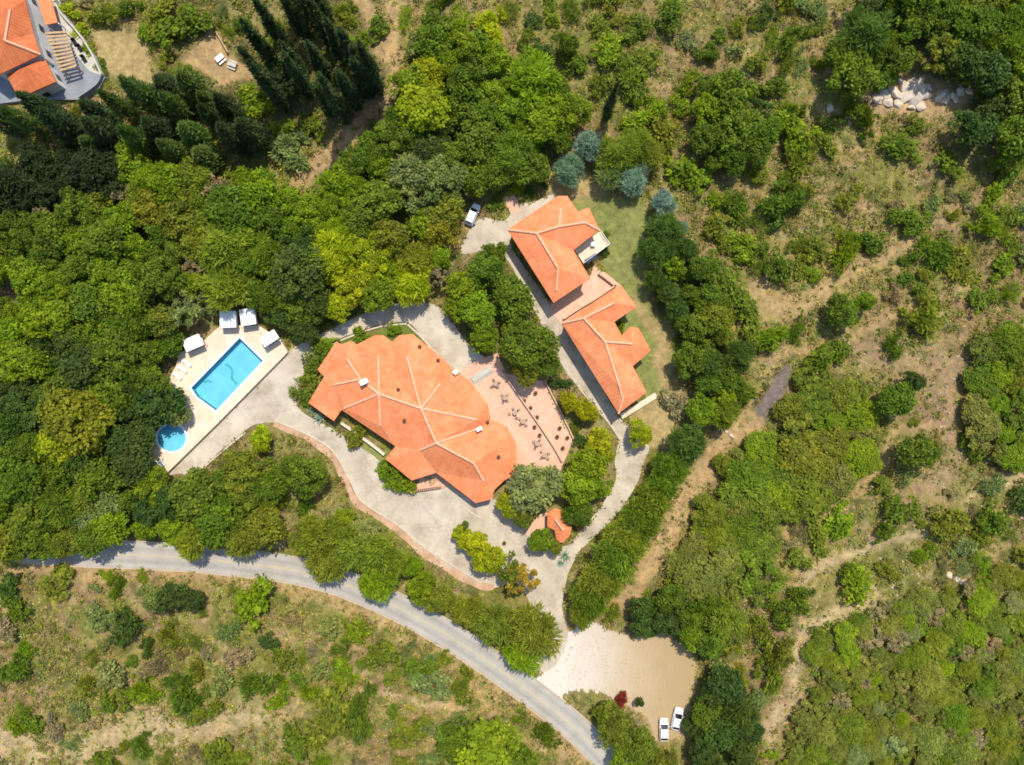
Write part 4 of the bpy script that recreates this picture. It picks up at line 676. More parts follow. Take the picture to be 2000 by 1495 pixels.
# slanting row beside the track
for i, (px, py, r, cl) in enumerate([(1342, 866, 42, 'dark green'), (1308, 914, 37, 'mid green'), (1292, 946, 38, 'mid green'), (1272, 982, 41, 'olive green'), (1250, 1018, 43, 'mid green'), (1226, 1055, 46, 'olive green'), (1202, 1093, 47, 'mid green'), (1176, 1132, 44, 'olive green'), (1154, 1168, 38, 'mid green'), (1138, 1200, 28, 'olive green')]):
    T('spiky', px, py, r, cl, h=1.0 * r * .1 + 3.6)
G = 'garden plants round the houses'
for k, px, py, r, cl, lab in [
    ('fine', 594, 928, 52, 'mid green', 'round dense green tree on the bank below the brick path'), ('fine', 482, 918, 56, 'olive green', 'wide olive tree on the bank beside the driveway tail'), ('broad', 510, 858, 27, 'yellow green', 'yellow-green bushy tree at the driveway corner by the pool'), ('broad', 440, 945, 40, 'mid green', 'green tree below the driveway tail by the red shrub'),
    ('broad', 1040, 952, 58, 'grey green', 'grey-green tree at the lower end of the tiled patio'), ('broad', 996, 985, 30, 'yellow green', 'yellow-green tree between main house corner and grey tree'), ('broad', 1020, 1012, 24, 'olive green', 'small olive tree in front of the grey tree by the driveway'),
    ('broad', 1148, 905, 42, 'bright green', 'bright green spreading tree in the bed beside the guest path'), ('broad', 1126, 950, 46, 'bright green', 'large bright green tree next to the grey patio tree'), ('broad', 1163, 952, 32, 'bright green', 'bright green tree leaning over the bend of the guest path'), ('fine', 1130, 1003, 34, 'mid green', 'mid green tree above the gate lodge'), ('broad', 1172, 872, 36, 'yellow green', 'light green loose tree at the top of the guest path bed'),
    ('fine', 1112, 786, 23, 'lime yellow', 'lime yellow round shrub tree at the patio corner, nearer the patio'), ('fine', 1145, 802, 27, 'lime yellow', 'lime yellow round shrub tree at the patio corner, nearer the guest path'), ('fine', 1250, 848, 30, 'lime yellow', 'lime yellow round tree standing alone past the pale guest house wall'),
    ('broad', 905, 560, 40, 'bright green', 'bright green tree over the curved driveway, closest to main house roof'), ('broad', 950, 530, 44, 'mid green', 'green tree above the driveway beside the upper guest house'), ('broad', 1000, 580, 48, 'mid green', 'green tree pressed against the upper guest house wall'), ('broad', 935, 610, 44, 'bright green', 'bright green broad tree in the middle of the driveway loop'), ('broad', 945, 660, 34, 'bright green', 'bright green tree above the patio steps'), ('broad', 965, 495, 28, 'mid green', 'small green tree under the upper drive near the white van'), ('open', 1005, 640, 34, 'olive green', 'sparse olive tree between the bright green trees and patio tree'),
    ('fine', 1030, 672, 64, 'mid green', 'big round dense tree over the upper patio edge'), ('fine', 1030, 722, 36, 'olive green', 'olive tree overhanging the upper end of the patio'), ('fine', 1066, 715, 30, 'mid green', 'dense tree between the patio and the lower guest house'),
    ('broad', 925, 1062, 30, 'yellow green', 'small yellow-green tree at the head of the driveway island'), ('broad', 952, 1090, 36, 'yellow green', 'yellow-green tree in the middle of the driveway island'), ('broad', 900, 1042, 20, 'yellow green', 'yellow-green bush at the upper tip of the driveway island'), ('open', 995, 1112, 36, 'olive green', 'dry brownish tree at the lower end of the driveway island'),
    ('broad', 1058, 1056, 28, 'bright green', 'bright green bush in front of the gate lodge'), ('broad', 1085, 1070, 16, 'olive green', 'olive bush right below the gate lodge roof'),
    ('broad', 1250, 1372, 9, 'dark green', 'small dark tree on the gravel next to the red shrub'), ('fine', 1200, 1420, 46, 'olive green', 'olive tree between the road and the parked cars'), ('fine', 1242, 1455, 48, 'olive green', 'wide olive tree at the frame edge by the parked cars'), ('fine', 1182, 1392, 26, 'olive green', 'small olive tree at the edge of the gravel by the road'), ('fine', 1225, 1490, 46, 'bright green', 'green tree cut by the frame edge beside the road'), ('fine', 1290, 1490, 36, 'olive green', 'olive tree below the parked cars'),
    ('broad', 955, 1455, 74, 'bright green', 'huge bright green tree below the road at the frame edge'), ('broad', 890, 1442, 44, 'mid green', 'green tree just outside the huge tree below the road'), ('broad', 1010, 1488, 46, 'mid green', 'green tree between the huge tree and the road'),
    ('broad', 335, 1165, 34, 'dark green', 'dark green tree at the road shoulder on the lower slope'), ('broad', 300, 1168, 30, 'grey green', 'grey-green tree paired with the dark tree at the road shoulder'), ('broad', 375, 1172, 24, 'dark green', 'small dark tree at the roadside end of the dark pair'),
    ('broad', 585, 530, 66, 'dark green', 'huge dark green tree in the wood above the pool'), ('broad', 560, 560, 46, 'mid green', 'large green tree right above the cabanas in deep shade'), ('broad', 620, 595, 40, 'dark green', 'dark tree between the cabanas and the curved driveway'), ('fine', 690, 560, 48, 'yellow green', 'yellow-green tree overhanging the curved driveway'), ('fine', 735, 520, 44, 'yellow green', 'yellow-green tree above the driveway loop, in the wood'), ('fine', 655, 600, 36, 'yellow green', 'yellow tree at the wood edge above the main house'), ('broad', 860, 455, 38, 'golden olive', 'golden green round tree beside the white van'), ('open', 818, 392, 44, 'grey green', 'pale grey-green tree in the wood above the golden tree'),
    ('broad', 155, 818, 76, 'golden olive', 'huge yellowing tree in the wood beside the paddling pool'), ('broad', 120, 870, 50, 'yellow green', 'yellow-green tree beside the huge yellowing tree'), ('broad', 310, 790, 50, 'dark green', 'dark tree shading the paddling pool from the wood side'), ('broad', 345, 812, 26, 'grey green', 'grey-green tree reaching over the paddling pool'), ('open', 368, 598, 44, 'grey green', 'pale olive tree between the wood and the cabanas'), ('broad', 300, 412, 44, 'golden olive', 'golden olive tree in the upper wood'), ('broad', 840, 150, 40, 'yellow green', 'yellow-green tree at the upper edge of the wood by the lane'), ('broad', 1430, 180, 52, 'mid green', 'large tree at the head of the round hill clump'), ('broad', 1440, 250, 52, 'mid green', 'large tree at the foot of the round hill clump'),
    ('broad', 1790, 882, 42, 'mid green', 'round lone tree ringed by bare soil on the hillside'), ('broad', 1752, 782, 40, 'mid green', 'leafy tree between the two bare fields on the hillside'), ('broad', 1780, 745, 24, 'dark green', 'small tree tucked behind the leafy hillside tree'), ('broad', 1660, 150, 52, 'mid green', 'round dense tree just above the pale hill rocks'), ('broad', 1648, 610, 36, 'mid green', 'isolated green tree in the middle of the bare tan clearing'), ('broad', 1690, 590, 22, 'bright green', 'small bright tree beside the isolated clearing tree'),
    ('broad', 1105, 90, 26, 'mid green', 'small green tree on the upper dry slope above the silvery trees'), ('broad', 560, 160, 40, 'blackish green', 'very dark tree among the tall cypresses')]: T(k, px, py, r, cl, label=lab)
for px, py, r, l_ in [(1112, 332, 32, 'silvery blue bushy tree nearest the guest house roof'), (1150, 286, 32, 'silvery blue bushy tree at the back of the silvery group'), (1236, 354, 30, 'silvery blue bushy tree standing over the lawn head'), (1254, 330, 20, 'small silvery tree just behind the one over the lawn head'), (1294, 400, 27, 'silvery blue bushy tree at the lawn corner'), (1330, 446, 15, 'small silvery tree on the slope beyond the lawn corner')]: T('spiky', px, py, r, 'silvery blue', h=r * .1 + 2.6, label=l_, group='silvery trees above the lawn')
for px, py, r, cl in [(1200, 305, 42, 'olive green'), (1240, 285, 40, 'olive green'), (1190, 340, 30, 'grey green'), (1270, 300, 32, 'olive green')]: T('spiky', px, py, r, cl)
for px, py in [(546, 190), (562, 214), (592, 150), (612, 190), (640, 150), (656, 226), (681, 240), (702, 214), (726, 192), (746, 186), (652, 95), (678, 122), (602, 76), (626, 60), (702, 140), (570, 108), (540, 132), (720, 160), (640, 40), (590, 30)]: T('cyp', px, py, 15, 'blackish green', h=13 + (px * 7 % 8), base=True)
T('cyp', 1180, 237, 10, 'blackish green', h=16, base=True, label='lone slim dark cypress on the upper slope')
for px, py in [(270, 232), (312, 212), (332, 272), (372, 232), (402, 282), (432, 222), (452, 262), (482, 292), (512, 282), (350, 192), (300, 292), (242, 282), (402, 192), (420, 320), (360, 310), (220, 240), (470, 235), (210, 300), (130, 240), (170, 270), (90, 260), (40, 250)]: T('cone', px, py, 20 + px % 9, 'blackish green' if px % 3 else 'dark green', h=8.5 + (px * 3 % 7), base=True)
# ------------------------------------------------------------------ woods: filled tree by tree, colour after the nearest patch of the photograph
CLEAR = [np.array(smooth_poly(p, 1)) for p in (ROADP, DRIVE, GPATH, DECK, PATIO, HOUSE, GUESTA, GUESTB, VDECK, VILLA, PARK, LODGE, VWING, GTERR, GPATH, BRICK, [(345, 655), (425, 602), (502, 598), (540, 645), (560, 690), (340, 740)], [(905, 400), (938, 400), (945, 440), (908, 440)], [(1462, 822), (1490, 770), (1528, 712), (1545, 722), (1530, 775), (1475, 828)], [(1026, 1043), (1034, 1027), (1057, 1003), (1090, 1000), (1085, 1062), (1050, 1060)], [(968, 372), (985, 365), (1008, 385), (1018, 412), (1000, 420), (985, 395)])]
for p, col, s in ZONES:
    if col in ('lawn', 'tan', 'straw', 'grass'): CLEAR.append(np.array(p, float))
CLT = [ribbon(smooth_poly(p, 3, False), wd * .8) for p, wd, col, s in TRACKS]
_dx, _dy = np.meshgrid(np.arange(-80, 2084, 4.), np.arange(-80, 1584, 4.)); _d = np.full(_dx.size, 1e9)
for p in CLEAR + CLT: _d = np.minimum(_d, sdist(p, _dx.ravel(), _dy.ravel()))
_d = _d.reshape(_dx.shape); _w = np.zeros(_dx.shape, bool)
for p in FORESTS.values(): _w |= inside(np.array(p, float), _dx.ravel(), _dy.ravel()).reshape(_dx.shape)
def cell(px, py): return min(max(int(round((py + 80) / 4)), 0), _dx.shape[0] - 1), min(max(int(round((px + 80) / 4)), 0), _dx.shape[1] - 1)
def dclear(px, py): return _d[cell(px, py)]
g = random.Random(11)
for fn, poly in FORESTS.items():
    poly = np.array(poly, float); lo, hi = poly.min(0), poly.max(0); big = (34, 60) if fn in ('left_wood', 'track_wood', 'hill_wood') else (28, 46)
    if fn == 'scrub_wood': big = (16, 36)
    if fn in ('lawn_edge',): big = (24, 40)
    for it in range(int((hi - lo).prod() / 110)):
        px, py = g.uniform(lo[0], hi[0]), g.uniform(lo[1], hi[1]); r = g.uniform(*big) * (1 if it < 900 else .8)
        if not inside(poly, np.array([px]), np.array([py]))[0] or not (-45 < px < 2045 and -45 < py < 1540): continue
        if any((px - a) ** 2 + (py - b) ** 2 < ((.46 if fn in ('track_wood', 'edge_wood') else .52 if fn == 'scrub_wood' else .50) * (r + q)) ** 2 for a, b, q in ALLT): continue
        if dclear(px, py) < .5 * r: continue
        sd_ = sorted(SEEDS, key=lambda s: (s[0] - px) ** 2 + (s[1] - py) ** 2); cl = sd_[0][2] if g.random() < .62 else sd_[1][2] if fn == 'left_wood' else g.choice(['mid green', 'olive green', 'bright green', 'dark green'])
        if fn == 'scrub_wood': cl = g.choice(['olive green'] * 4 + ['dusty olive'] * 5 + ['mid green', 'bright green', 'grey green', 'dry grey'])
        if fn in ('track_wood', 'edge_wood'): cl = g.choice(['olive green', 'olive green', 'dusty olive', 'mid green', 'bright green'])
        kind = 'broad' if g.random() < .5 else g.choice(['fine', 'broad', 'spiky', 'open' if fn != 'left_wood' else 'fine'])
        if fn == 'lawn_edge' and cl == 'dark green': kind = 'spiky'
        if fn == 'scrub_wood': kind = g.choice(['spiky', 'spiky', 'open', 'broad'])
        if cl == 'dry grey': kind = 'open'
        if cl in ('rusty brown', 'golden yellow') or cl in ('olive green', 'yellow green', 'grey green') and fn == 'left_wood' and g.random() < .4: cl = g.choice(['bright green', 'mid green', 'mid green', 'bright green', 'olive green'])
        T(kind, px, py, r, cl, h=(r * .1 * .35 + 1.0) if fn == 'scrub_wood' else (r * .1 * .45 + 1.5) if fn in ('track_wood', 'edge_wood') else None)
# ------------------------------------------------------------------ garden shrubs and hedges
for px, py, r, cl, lab in [(612, 705, 24, 'mid green', 'green shrub between the driveway and main house, nearest the curve'), (600, 738, 22, 'olive green', 'olive shrub in the bed beside the pointed house end'), (598, 772, 22, 'mid green', 'green shrub at the lower end of the bed by the pool drive'), (628, 680, 20, 'mid green', 'green shrub at the head of the bed by the pool drive'),
    (640, 672, 16, 'bright green', 'bright shrub at the start of the back hedge bed'), (692, 855, 20, 'olive green', 'round olive shrub on the small lawn at the house front'), (765, 925, 24, 'bright green', 'bright shrub by the porch steps, house side'), (785, 945, 20, 'bright green', 'bright shrub by the porch steps, driveway side'), (752, 912, 14, 'mid green', 'small green shrub at the tip of the front lawn'),
    (705, 655, 14, 'bright green', 'bright green shrub in the middle of the back hedge bed'), (770, 642, 13, 'bright green', 'bright green shrub behind the highest roof gable'), (1094, 745, 15, 'dark green', 'dark green shrub between patio and guest path'), (1135, 865, 15, 'dark green', 'dark conical shrub at the lower patio corner'), (970, 398, 15, 'mid green', 'green bush beside the pink path above the guest house'), (1032, 378, 10, 'dark green', 'dark clipped bush above the guest house, nearest the pink path'), (1062, 362, 9, 'dark green', 'dark clipped bush above the guest house, farther from the pink path'), (1002, 372, 9, 'olive green', 'little olive bush beside the pink path'),
    (1209, 642, 11, 'bright green', 'green bush growing inside the roof notch of the lower guest house'), (1320, 790, 26, 'dry grey', 'dry straw-coloured bush where the lawn ends'), (1185, 460, 8, 'mid green', 'tiny green bush by the guest house balcony'), (1180, 495, 10, 'dark green', 'dark bush under the guest house balcony')]: plant('shrub', px, py, r, cl, label=lab)
plant('shrub', 1212, 1366, 15, 'mid green', label='red flowering shrub at the edge of the gravel parking').color = (.20, .03, .03, 1); plant('shrub', 402, 928, 9, 'mid green', label='small red-orange shrub at the end of the driveway tail').color = (.42, .07, .03, 1)
for i, (px, py, r) in enumerate([(626, 814, 18), (610, 803, 13), (1104, 1086, 15), (1095, 1100, 11)]): plant('agave', px, py, r, 'silvery blue', label=['large blue agave beside the front corner of the main house', 'smaller blue agave beside the front corner of the main house', 'large blue-green agave on the drive below the gate lodge', 'smaller blue-green agave on the drive below the gate lodge'][i])
plant('cyp', 910, 1022, 6, 'dark green', h=4.5, base=True, label='very slim young cypress at the tip of the driveway island')
# ------------------------------------------------------------------ shrubs of the dry slopes
for px, py, r, cl in [(200, 1205, 24, 'grey green'), (246, 1225, 32, 'dark green'), (500, 1178, 40, 'bright green'), (360, 1358, 36, 'mid green'), (215, 1318, 28, 'grey green'), (276, 1350, 26, 'bright green'), (208, 1375, 18, 'mid green'), (530, 1246, 18, 'dark green'), (694, 1232, 26, 'bright green'), (640, 1225, 22, 'grey green'), (658, 1372, 42, 'olive green'), (705, 1385, 40, 'mid green'), (645, 1425, 38, 'olive green'), (580, 1445, 26, 'mid green'), (845, 1335, 32, 'grey green'), (752, 1275, 28, 'olive green'), (815, 1310, 26, 'mid green'), (842, 1288, 12, 'grey green'), (282, 1268, 16, 'dark green'), (40, 1188, 24, 'mid green'), (30, 1310, 28, 'mid green'), (20, 1150, 22, 'dark green'), (270, 1460, 22, 'mid green'), (510, 1330, 28, 'mid green'), (870, 1415, 30, 'grey green'), (800, 1420, 34, 'olive green'), (430, 1480, 34, 'olive green'), (110, 1140, 30, 'olive green'), (560, 1280, 22, 'olive green'), (330, 1240, 22, 'olive green'), (900, 1350, 22, 'olive green'),
    (1060, 110, 22, 'dark green'), (1120, 130, 26, 'mid green'), (1040, 40, 18, 'dark green'), (1165, 60, 22, 'olive green'), (1240, 60, 26, 'mid green'), (1300, 40, 28, 'mid green'), (1340, 80, 20, 'grey green'), (1380, 105, 20, 'mid green'), (1250, 120, 30, 'olive green'), (1180, 110, 30, 'bright green'), (1310, 20, 22, 'bright green'), (1440, 50, 18, 'olive green'), (1545, 80, 26, 'mid green'), (1500, 30, 20, 'dark green'), (1260, 220, 34, 'bright green'), (1300, 260, 30, 'olive green'), (1230, 160, 34, 'mid green'), (1330, 330, 34, 'bright green'), (1370, 350, 30, 'bright green'), (1555, 260, 36, 'bright green'), (1560, 310, 28, 'olive green'), (1545, 225, 24, 'mid green'), (1620, 240, 22, 'dark green'), (1680, 235, 30, 'mid green'), (1530, 390, 36, 'mid green'), (1520, 410, 28, 'dark green'), (1440, 405, 30, 'mid green'), (1450, 480, 26, 'bright green'), (1415, 555, 34, 'mid green'), (1400, 440, 26, 'olive green'), (1520, 520, 30, 'mid green'), (1650, 490, 28, 'bright green'), (1700, 470, 26, 'mid green'), (1780, 430, 30, 'mid green'), (1830, 490, 36, 'mid green'), (1880, 520, 30, 'olive green'), (1920, 440, 26, 'bright green'), (1800, 620, 34, 'olive green'), (1760, 290, 34, 'mid green'), (1660, 390, 22, 'olive green'), (1640, 680, 28, 'mid green'), (1500, 660, 26, 'bright green'), (1600, 700, 26, 'mid green'), (1450, 600, 30, 'mid green'), (1460, 640, 26, 'olive green'), (1850, 320, 26, 'mid green'), (1970, 330, 30, 'mid green'), (1915, 590, 26, 'mid green'), (1960, 520, 24, 'bright green'), (1410, 620, 28, 'olive green'), (1370, 520, 30, 'mid green'), (1480, 340, 22, 'olive green'),
    (1640, 1020, 30, 'bright green'), (1745, 1000, 32, 'mid green'), (1840, 1020, 36, 'olive green'), (1930, 1010, 30, 'mid green'), (1600, 1050, 26, 'olive green'), (1670, 1130, 34, 'bright green'), (1560, 1160, 24, 'mid green'), (1990, 980, 28, 'dark green'), (1935, 950, 22, 'grey green'), (1715, 950, 20, 'olive green'), (1900, 870, 24, 'mid green'), (1550, 1090, 22, 'olive green'), (1400, 1320, 26, 'grey green'), (1480, 1230, 28, 'olive green'), (1500, 1310, 30, 'olive green'), (1520, 1190, 26, 'mid green'), (1440, 1330, 22, 'olive green'), (1980, 760, 26, 'olive green'), (850, 60, 30, 'mid green'), (820, 90, 24, 'grey green'), (740, 60, 22, 'mid green'), (900, 60, 30, 'bright green'), (960, 50, 30, 'yellow green'), (940, 90, 26, 'mid green'), (570, 290, 34, 'grey green'), (610, 250, 24, 'olive green'), (560, 255, 22, 'olive green'), (500, 200, 30, 'bright green'), (340, 60, 36, 'mid green'), (380, 40, 30, 'mid green'), (310, 30, 30, 'olive green'), (290, 70, 22, 'bright green'), (140, 20, 16, 'yellow green'), (158, 60, 15, 'yellow green'), (175, 95, 14, 'bright green'), (196, 130, 13, 'mid green'), (205, 30, 24, 'olive green'), (250, 15, 20, 'mid green')]:
    T('shrub' if px % 3 else 'shrubf', px, py, r, cl)
n_sh = 0
def fill(n, rlo, rhi, gap):
    global n_sh
    for _ in range(n):
        px, py, r = g.uniform(-10, 2010), g.uniform(-10, 1505), g.uniform(rlo, rhi)
        if n_sh > 175: return
        if _w[cell(px, py)] or dclear(px, py) < r * .8: continue
        if any((px - a) ** 2 + (py - b) ** 2 < (gap * (r + q)) ** 2 for a, b, q in ALLT): continue
        if vnoise(np.array([px]), np.array([py]), 110, 3)[0] < .3: continue
        T(g.choice(['shrub', 'shrubf', 'shrub', 'dry']), px, py, r, g.choice(['olive green', 'mid green', 'olive green', 'bright green', 'grey green', 'dry grey'])); n_sh += 1
fill(2600, 16, 24, .8); fill(3500, 10, 16, .9)
# ------------------------------------------------------------------ stuff: low scrub, dry grass and stones nobody could count
gq = np.random.default_rng(21)
def scatter(n, ok_forest=False, dens=None):
    px, py = gq.uniform(-60, 2060, n), gq.uniform(-60, 1560, n); k = np.ones(n, bool)
    for p in CLEAR: k &= ~inside(p, px, py)
    if not ok_forest:
        for q, p in FORESTS.items():
            if q != 'scrub_wood': k &= ~inside(np.array(p, float), px, py)
    px, py = px[k], py[k]; tr = np.zeros(len(px), bool)
    for p in CLT: tr |= inside(p, px, py)
    k = ~tr | (gq.random(len(px)) < .3); px, py = px[k], py[k]; x, y = (px - 1000) * .1, (747.5 - py) * .1
    if dens is not None: k = gq.random(len(x)) < dens(x, y); x, y = x[k], y[k]
    return x, y, height(x, y)
def stuff(name, x, y, z, rad, npl, size, cols, aspect, spike, seed, label, flat_=.6):
    ctr = np.stack([x, y, z + rad * .35], 1); me = leaf_cloud(name, ctr, rad, npl, size, M['grassblade'], aspect=aspect, spike=spike, seed=seed, flat_=flat_, shell=.3)
    cc = np.array(cols)[gq.integers(0, len(cols), len(x))]; cc = np.repeat(cc * (1 + gq.normal(size=(len(x), 1)) * .18), npl * 4, 0); a_ = me.attributes.new('own', 'FLOAT_COLOR', 'POINT'); a_.data.foreach_set('color', np.concatenate([np.clip(cc, .005, .9), np.ones((len(cc), 1))], 1).astype(np.float32).ravel())
    me.materials[0] = M['ownleaf']; return tag(link(name, me), kind='stuff')
m = M['ownleaf'] = M['grassblade'].copy(); m.name = 'scrub_leaf'; t = m.node_tree; at = N(t, 'ShaderNodeAttribute', attribute_name='own')
for n in t.nodes:
    if n.type == 'MIX': t.links.new(at.outputs['Color'], n.inputs[6])
x, y, z = scatter(60000, dens=lambda a, b: .20 + .55 * (fbm(a, b, 9, 12) > .50)); stuff('low_scrub', x, y, z, gq.uniform(.2, 1.0, len(x)) * gq.uniform(.8, 1.3, len(x)), 18, .20, [COLR['olive green'], COLR['mid green'], (.18, .17, .05), (.22, .18, .07), COLR['grey green'], (.19, .15, .065), (.22, .17, .11)], 2.2, True, 31, '')
x, y, z = scatter(60000, dens=lambda a, b: .25 + .7 * (fbm(a, b, 6, 17) > .46)); stuff('dry_grass', x, y, z, gq.uniform(.2, .5, len(x)), 8, .085, [(.38, .29, .13), (.34, .27, .10), (.28, .24, .07), (.38, .29, .16), (.22, .22, .05)], 6, True, 32, '')
x, y, z = scatter(16000, True, dens=lambda a, b: np.where(fbm(a, b, 7, 19) > .40, .9, .2)); k = np.zeros(len(x), bool); px, py = x * 10 + 1000, 747.5 - y * 10
for q, p in FORESTS.items(): k |= inside(np.array(p, float), px, py)
stuff('undergrowth', x[k], y[k], z[k], gq.uniform(.6, 1.4, k.sum()), 30, .26, [COLR['mid green'], COLR['dark green'], COLR['olive green'], COLR['bright green']], 1.8, False, 33, '')
import bmesh
def rock_mesh(seed, n=16):
    g_ = random.Random(seed); bm = bmesh.new()
    for _ in range(n):
        d = Vector((g_.gauss(0, 1), g_.gauss(0, 1), g_.gauss(0, 1))).normalized(); bm.verts.new((d.x * g_.uniform(.7, 1.1), d.y * g_.uniform(.6, 1.0), d.z * g_.uniform(.45, .75)))
    bmesh.ops.convex_hull(bm, input=bm.verts); bmesh.ops.bevel(bm, geom=bm.edges, offset=.06, segments=1, affect='EDGES'); me = bpy.data.meshes.new('boulder'); bm.to_mesh(me); bm.free(); me.materials.append(M['rock']); return me
ROCKS = [rock_mesh(i) for i in range(6)]
def boulder(px, py, s, label, grp): 
    x, y, _ = P(px, py); o = link('boulder', g.choice(ROCKS)); o.location = (x, y, h1(x, y) + s * .12); o.rotation_euler = (g.uniform(-.3, .3), g.uniform(-.3, .3), g.uniform(0, 6.3)); s *= 1.3 if grp else 1; o.scale = (s, s * g.uniform(.7, 1), s * g.uniform(.5, .8)); tag(o, label, 'rock', grp)
for px, py, s in [(1712, 196, 1.2), (1728, 188, 1.3), (1745, 184, 1.6), (1760, 175, 1.7), (1776, 170, 1.5), (1790, 176, 1.5), (1800, 190, 1.4), (1784, 194, 1.8), (1764, 196, 1.7), (1750, 206, 1.1), (1796, 208, 1.2), (1780, 212, 1.0), (1730, 202, 1.2), (1792, 164, 1.1), (1808, 176, .9), (1770, 186, 1.2)]: boulder(px, py, s, 'pale boulder in the big rock outcrop below the hill wood', 'boulders of the big outcrop')
for px, py, s in [(1834, 192, 1.3), (1846, 196, 1.3), (1858, 188, 1.0), (1872, 182, 1.2), (1884, 184, .9), (1842, 184, .8), (1864, 198, .7)]: boulder(px, py, s, 'pale boulder in the smaller outcrop beside the big one', 'boulders of the small outcrop')
for px, py, s, l_ in [(1618, 216, 1.1, 'lone white boulder outside the big outcrop toward the lawn'), (1650, 228, .8, 'small pale boulder between lone boulder and big outcrop'), (930, 108, 1.0, 'white rock showing in the upper edge of the wood'), (936, 120, .8, 'white rock just below another at the wood edge'), (1072, 978, .6, 'white rock between grey tree and gate lodge'), (1206, 920, .7, 'white stone at the outer bend of the guest path'), (1130, 1348, .7, 'pale boulder at the gravel edge by the road, first of a row'), (1145, 1350, .8, 'pale boulder at the gravel edge by the road, second of a row'), (1166, 1352, .6, 'pale boulder at the gravel edge by the road, third of a row'), (1430, 852, .7, 'pale rock on the dirt track by the dark asphalt'), (1418, 842, .5, 'smaller pale rock on the dirt track by the dark asphalt'), (1886, 826, .7, 'white rock at the edge of the bare pink field'), (1850, 1122, 1.0, 'pale rock on the bare path at the lower hillside'), (1862, 1128, .8, 'pale rock second in line on the bare path'), (1872, 1134, .8, 'pale rock last in line on the bare path')]: boulder(px, py, s, l_, None)
M['stone'] = mottled('tan_stone', [(0.3, (.34, .25, .15)), (0.7, (.48, .38, .26))], .8)
# loose stones on bare soil: one object
pal = [np.array(ribbon(smooth_poly(p, 3, False), wd * 1.3)) for p, wd, col, s in TRACKS if col in ('pale', 'pink')] + [np.array([(0, 1380), (560, 1370), (620, 1500), (0, 1500)], float), np.array([(1620, 960), (2000, 900), (2000, 1120), (1560, 1200)], float)]
px, py = gq.uniform(0, 2000, 34000), gq.uniform(0, 1495, 34000); k = np.zeros(len(px), bool); kp = inside(np.array(PARK, float), px, py)
for p in pal: k |= inside(p, px, py)
k &= (fbm(px * .1, py * .1, 4, 44) > .52) & (gq.random(len(px)) < .5); k |= kp; kp = kp[k]; px, py = px[k], py[k]; x, y = (px - 1000) * .1, (747.5 - py) * .1; z = height(x, y) + kp * .03; n = len(x); s = gq.uniform(.08, .38, n) * np.where(kp, .4, 1); an = gq.uniform(0, 6.28, n)
base = np.array([(-1, -.7, -.3), (1, -.8, -.3), (.9, .8, -.3), (-.8, .7, -.3), (-.5, -.3, .55), (.5, -.4, .5), (.4, .4, .6), (-.4, .4, .45)]); fq = np.array([(4, 5, 6, 7), (0, 1, 5, 4), (1, 2, 6, 5), (2, 3, 7, 6), (3, 0, 4, 7)])
b = base[None] * s[:, None, None] * gq.uniform(.7, 1.3, (n, 8, 1)); ca, sa = np.cos(an)[:, None], np.sin(an)[:, None]; v = np.stack([b[..., 0] * ca - b[..., 1] * sa + x[:, None], b[..., 0] * sa + b[..., 1] * ca + y[:, None], b[..., 2] + z[:, None] + .03], -1).reshape(-1, 3)
tag(link('loose_stones', fast_mesh('loose_stones', v, (fq[None] + np.arange(n)[:, None, None] * 8).reshape(-1, 4), M['stone'])), kind='stuff')
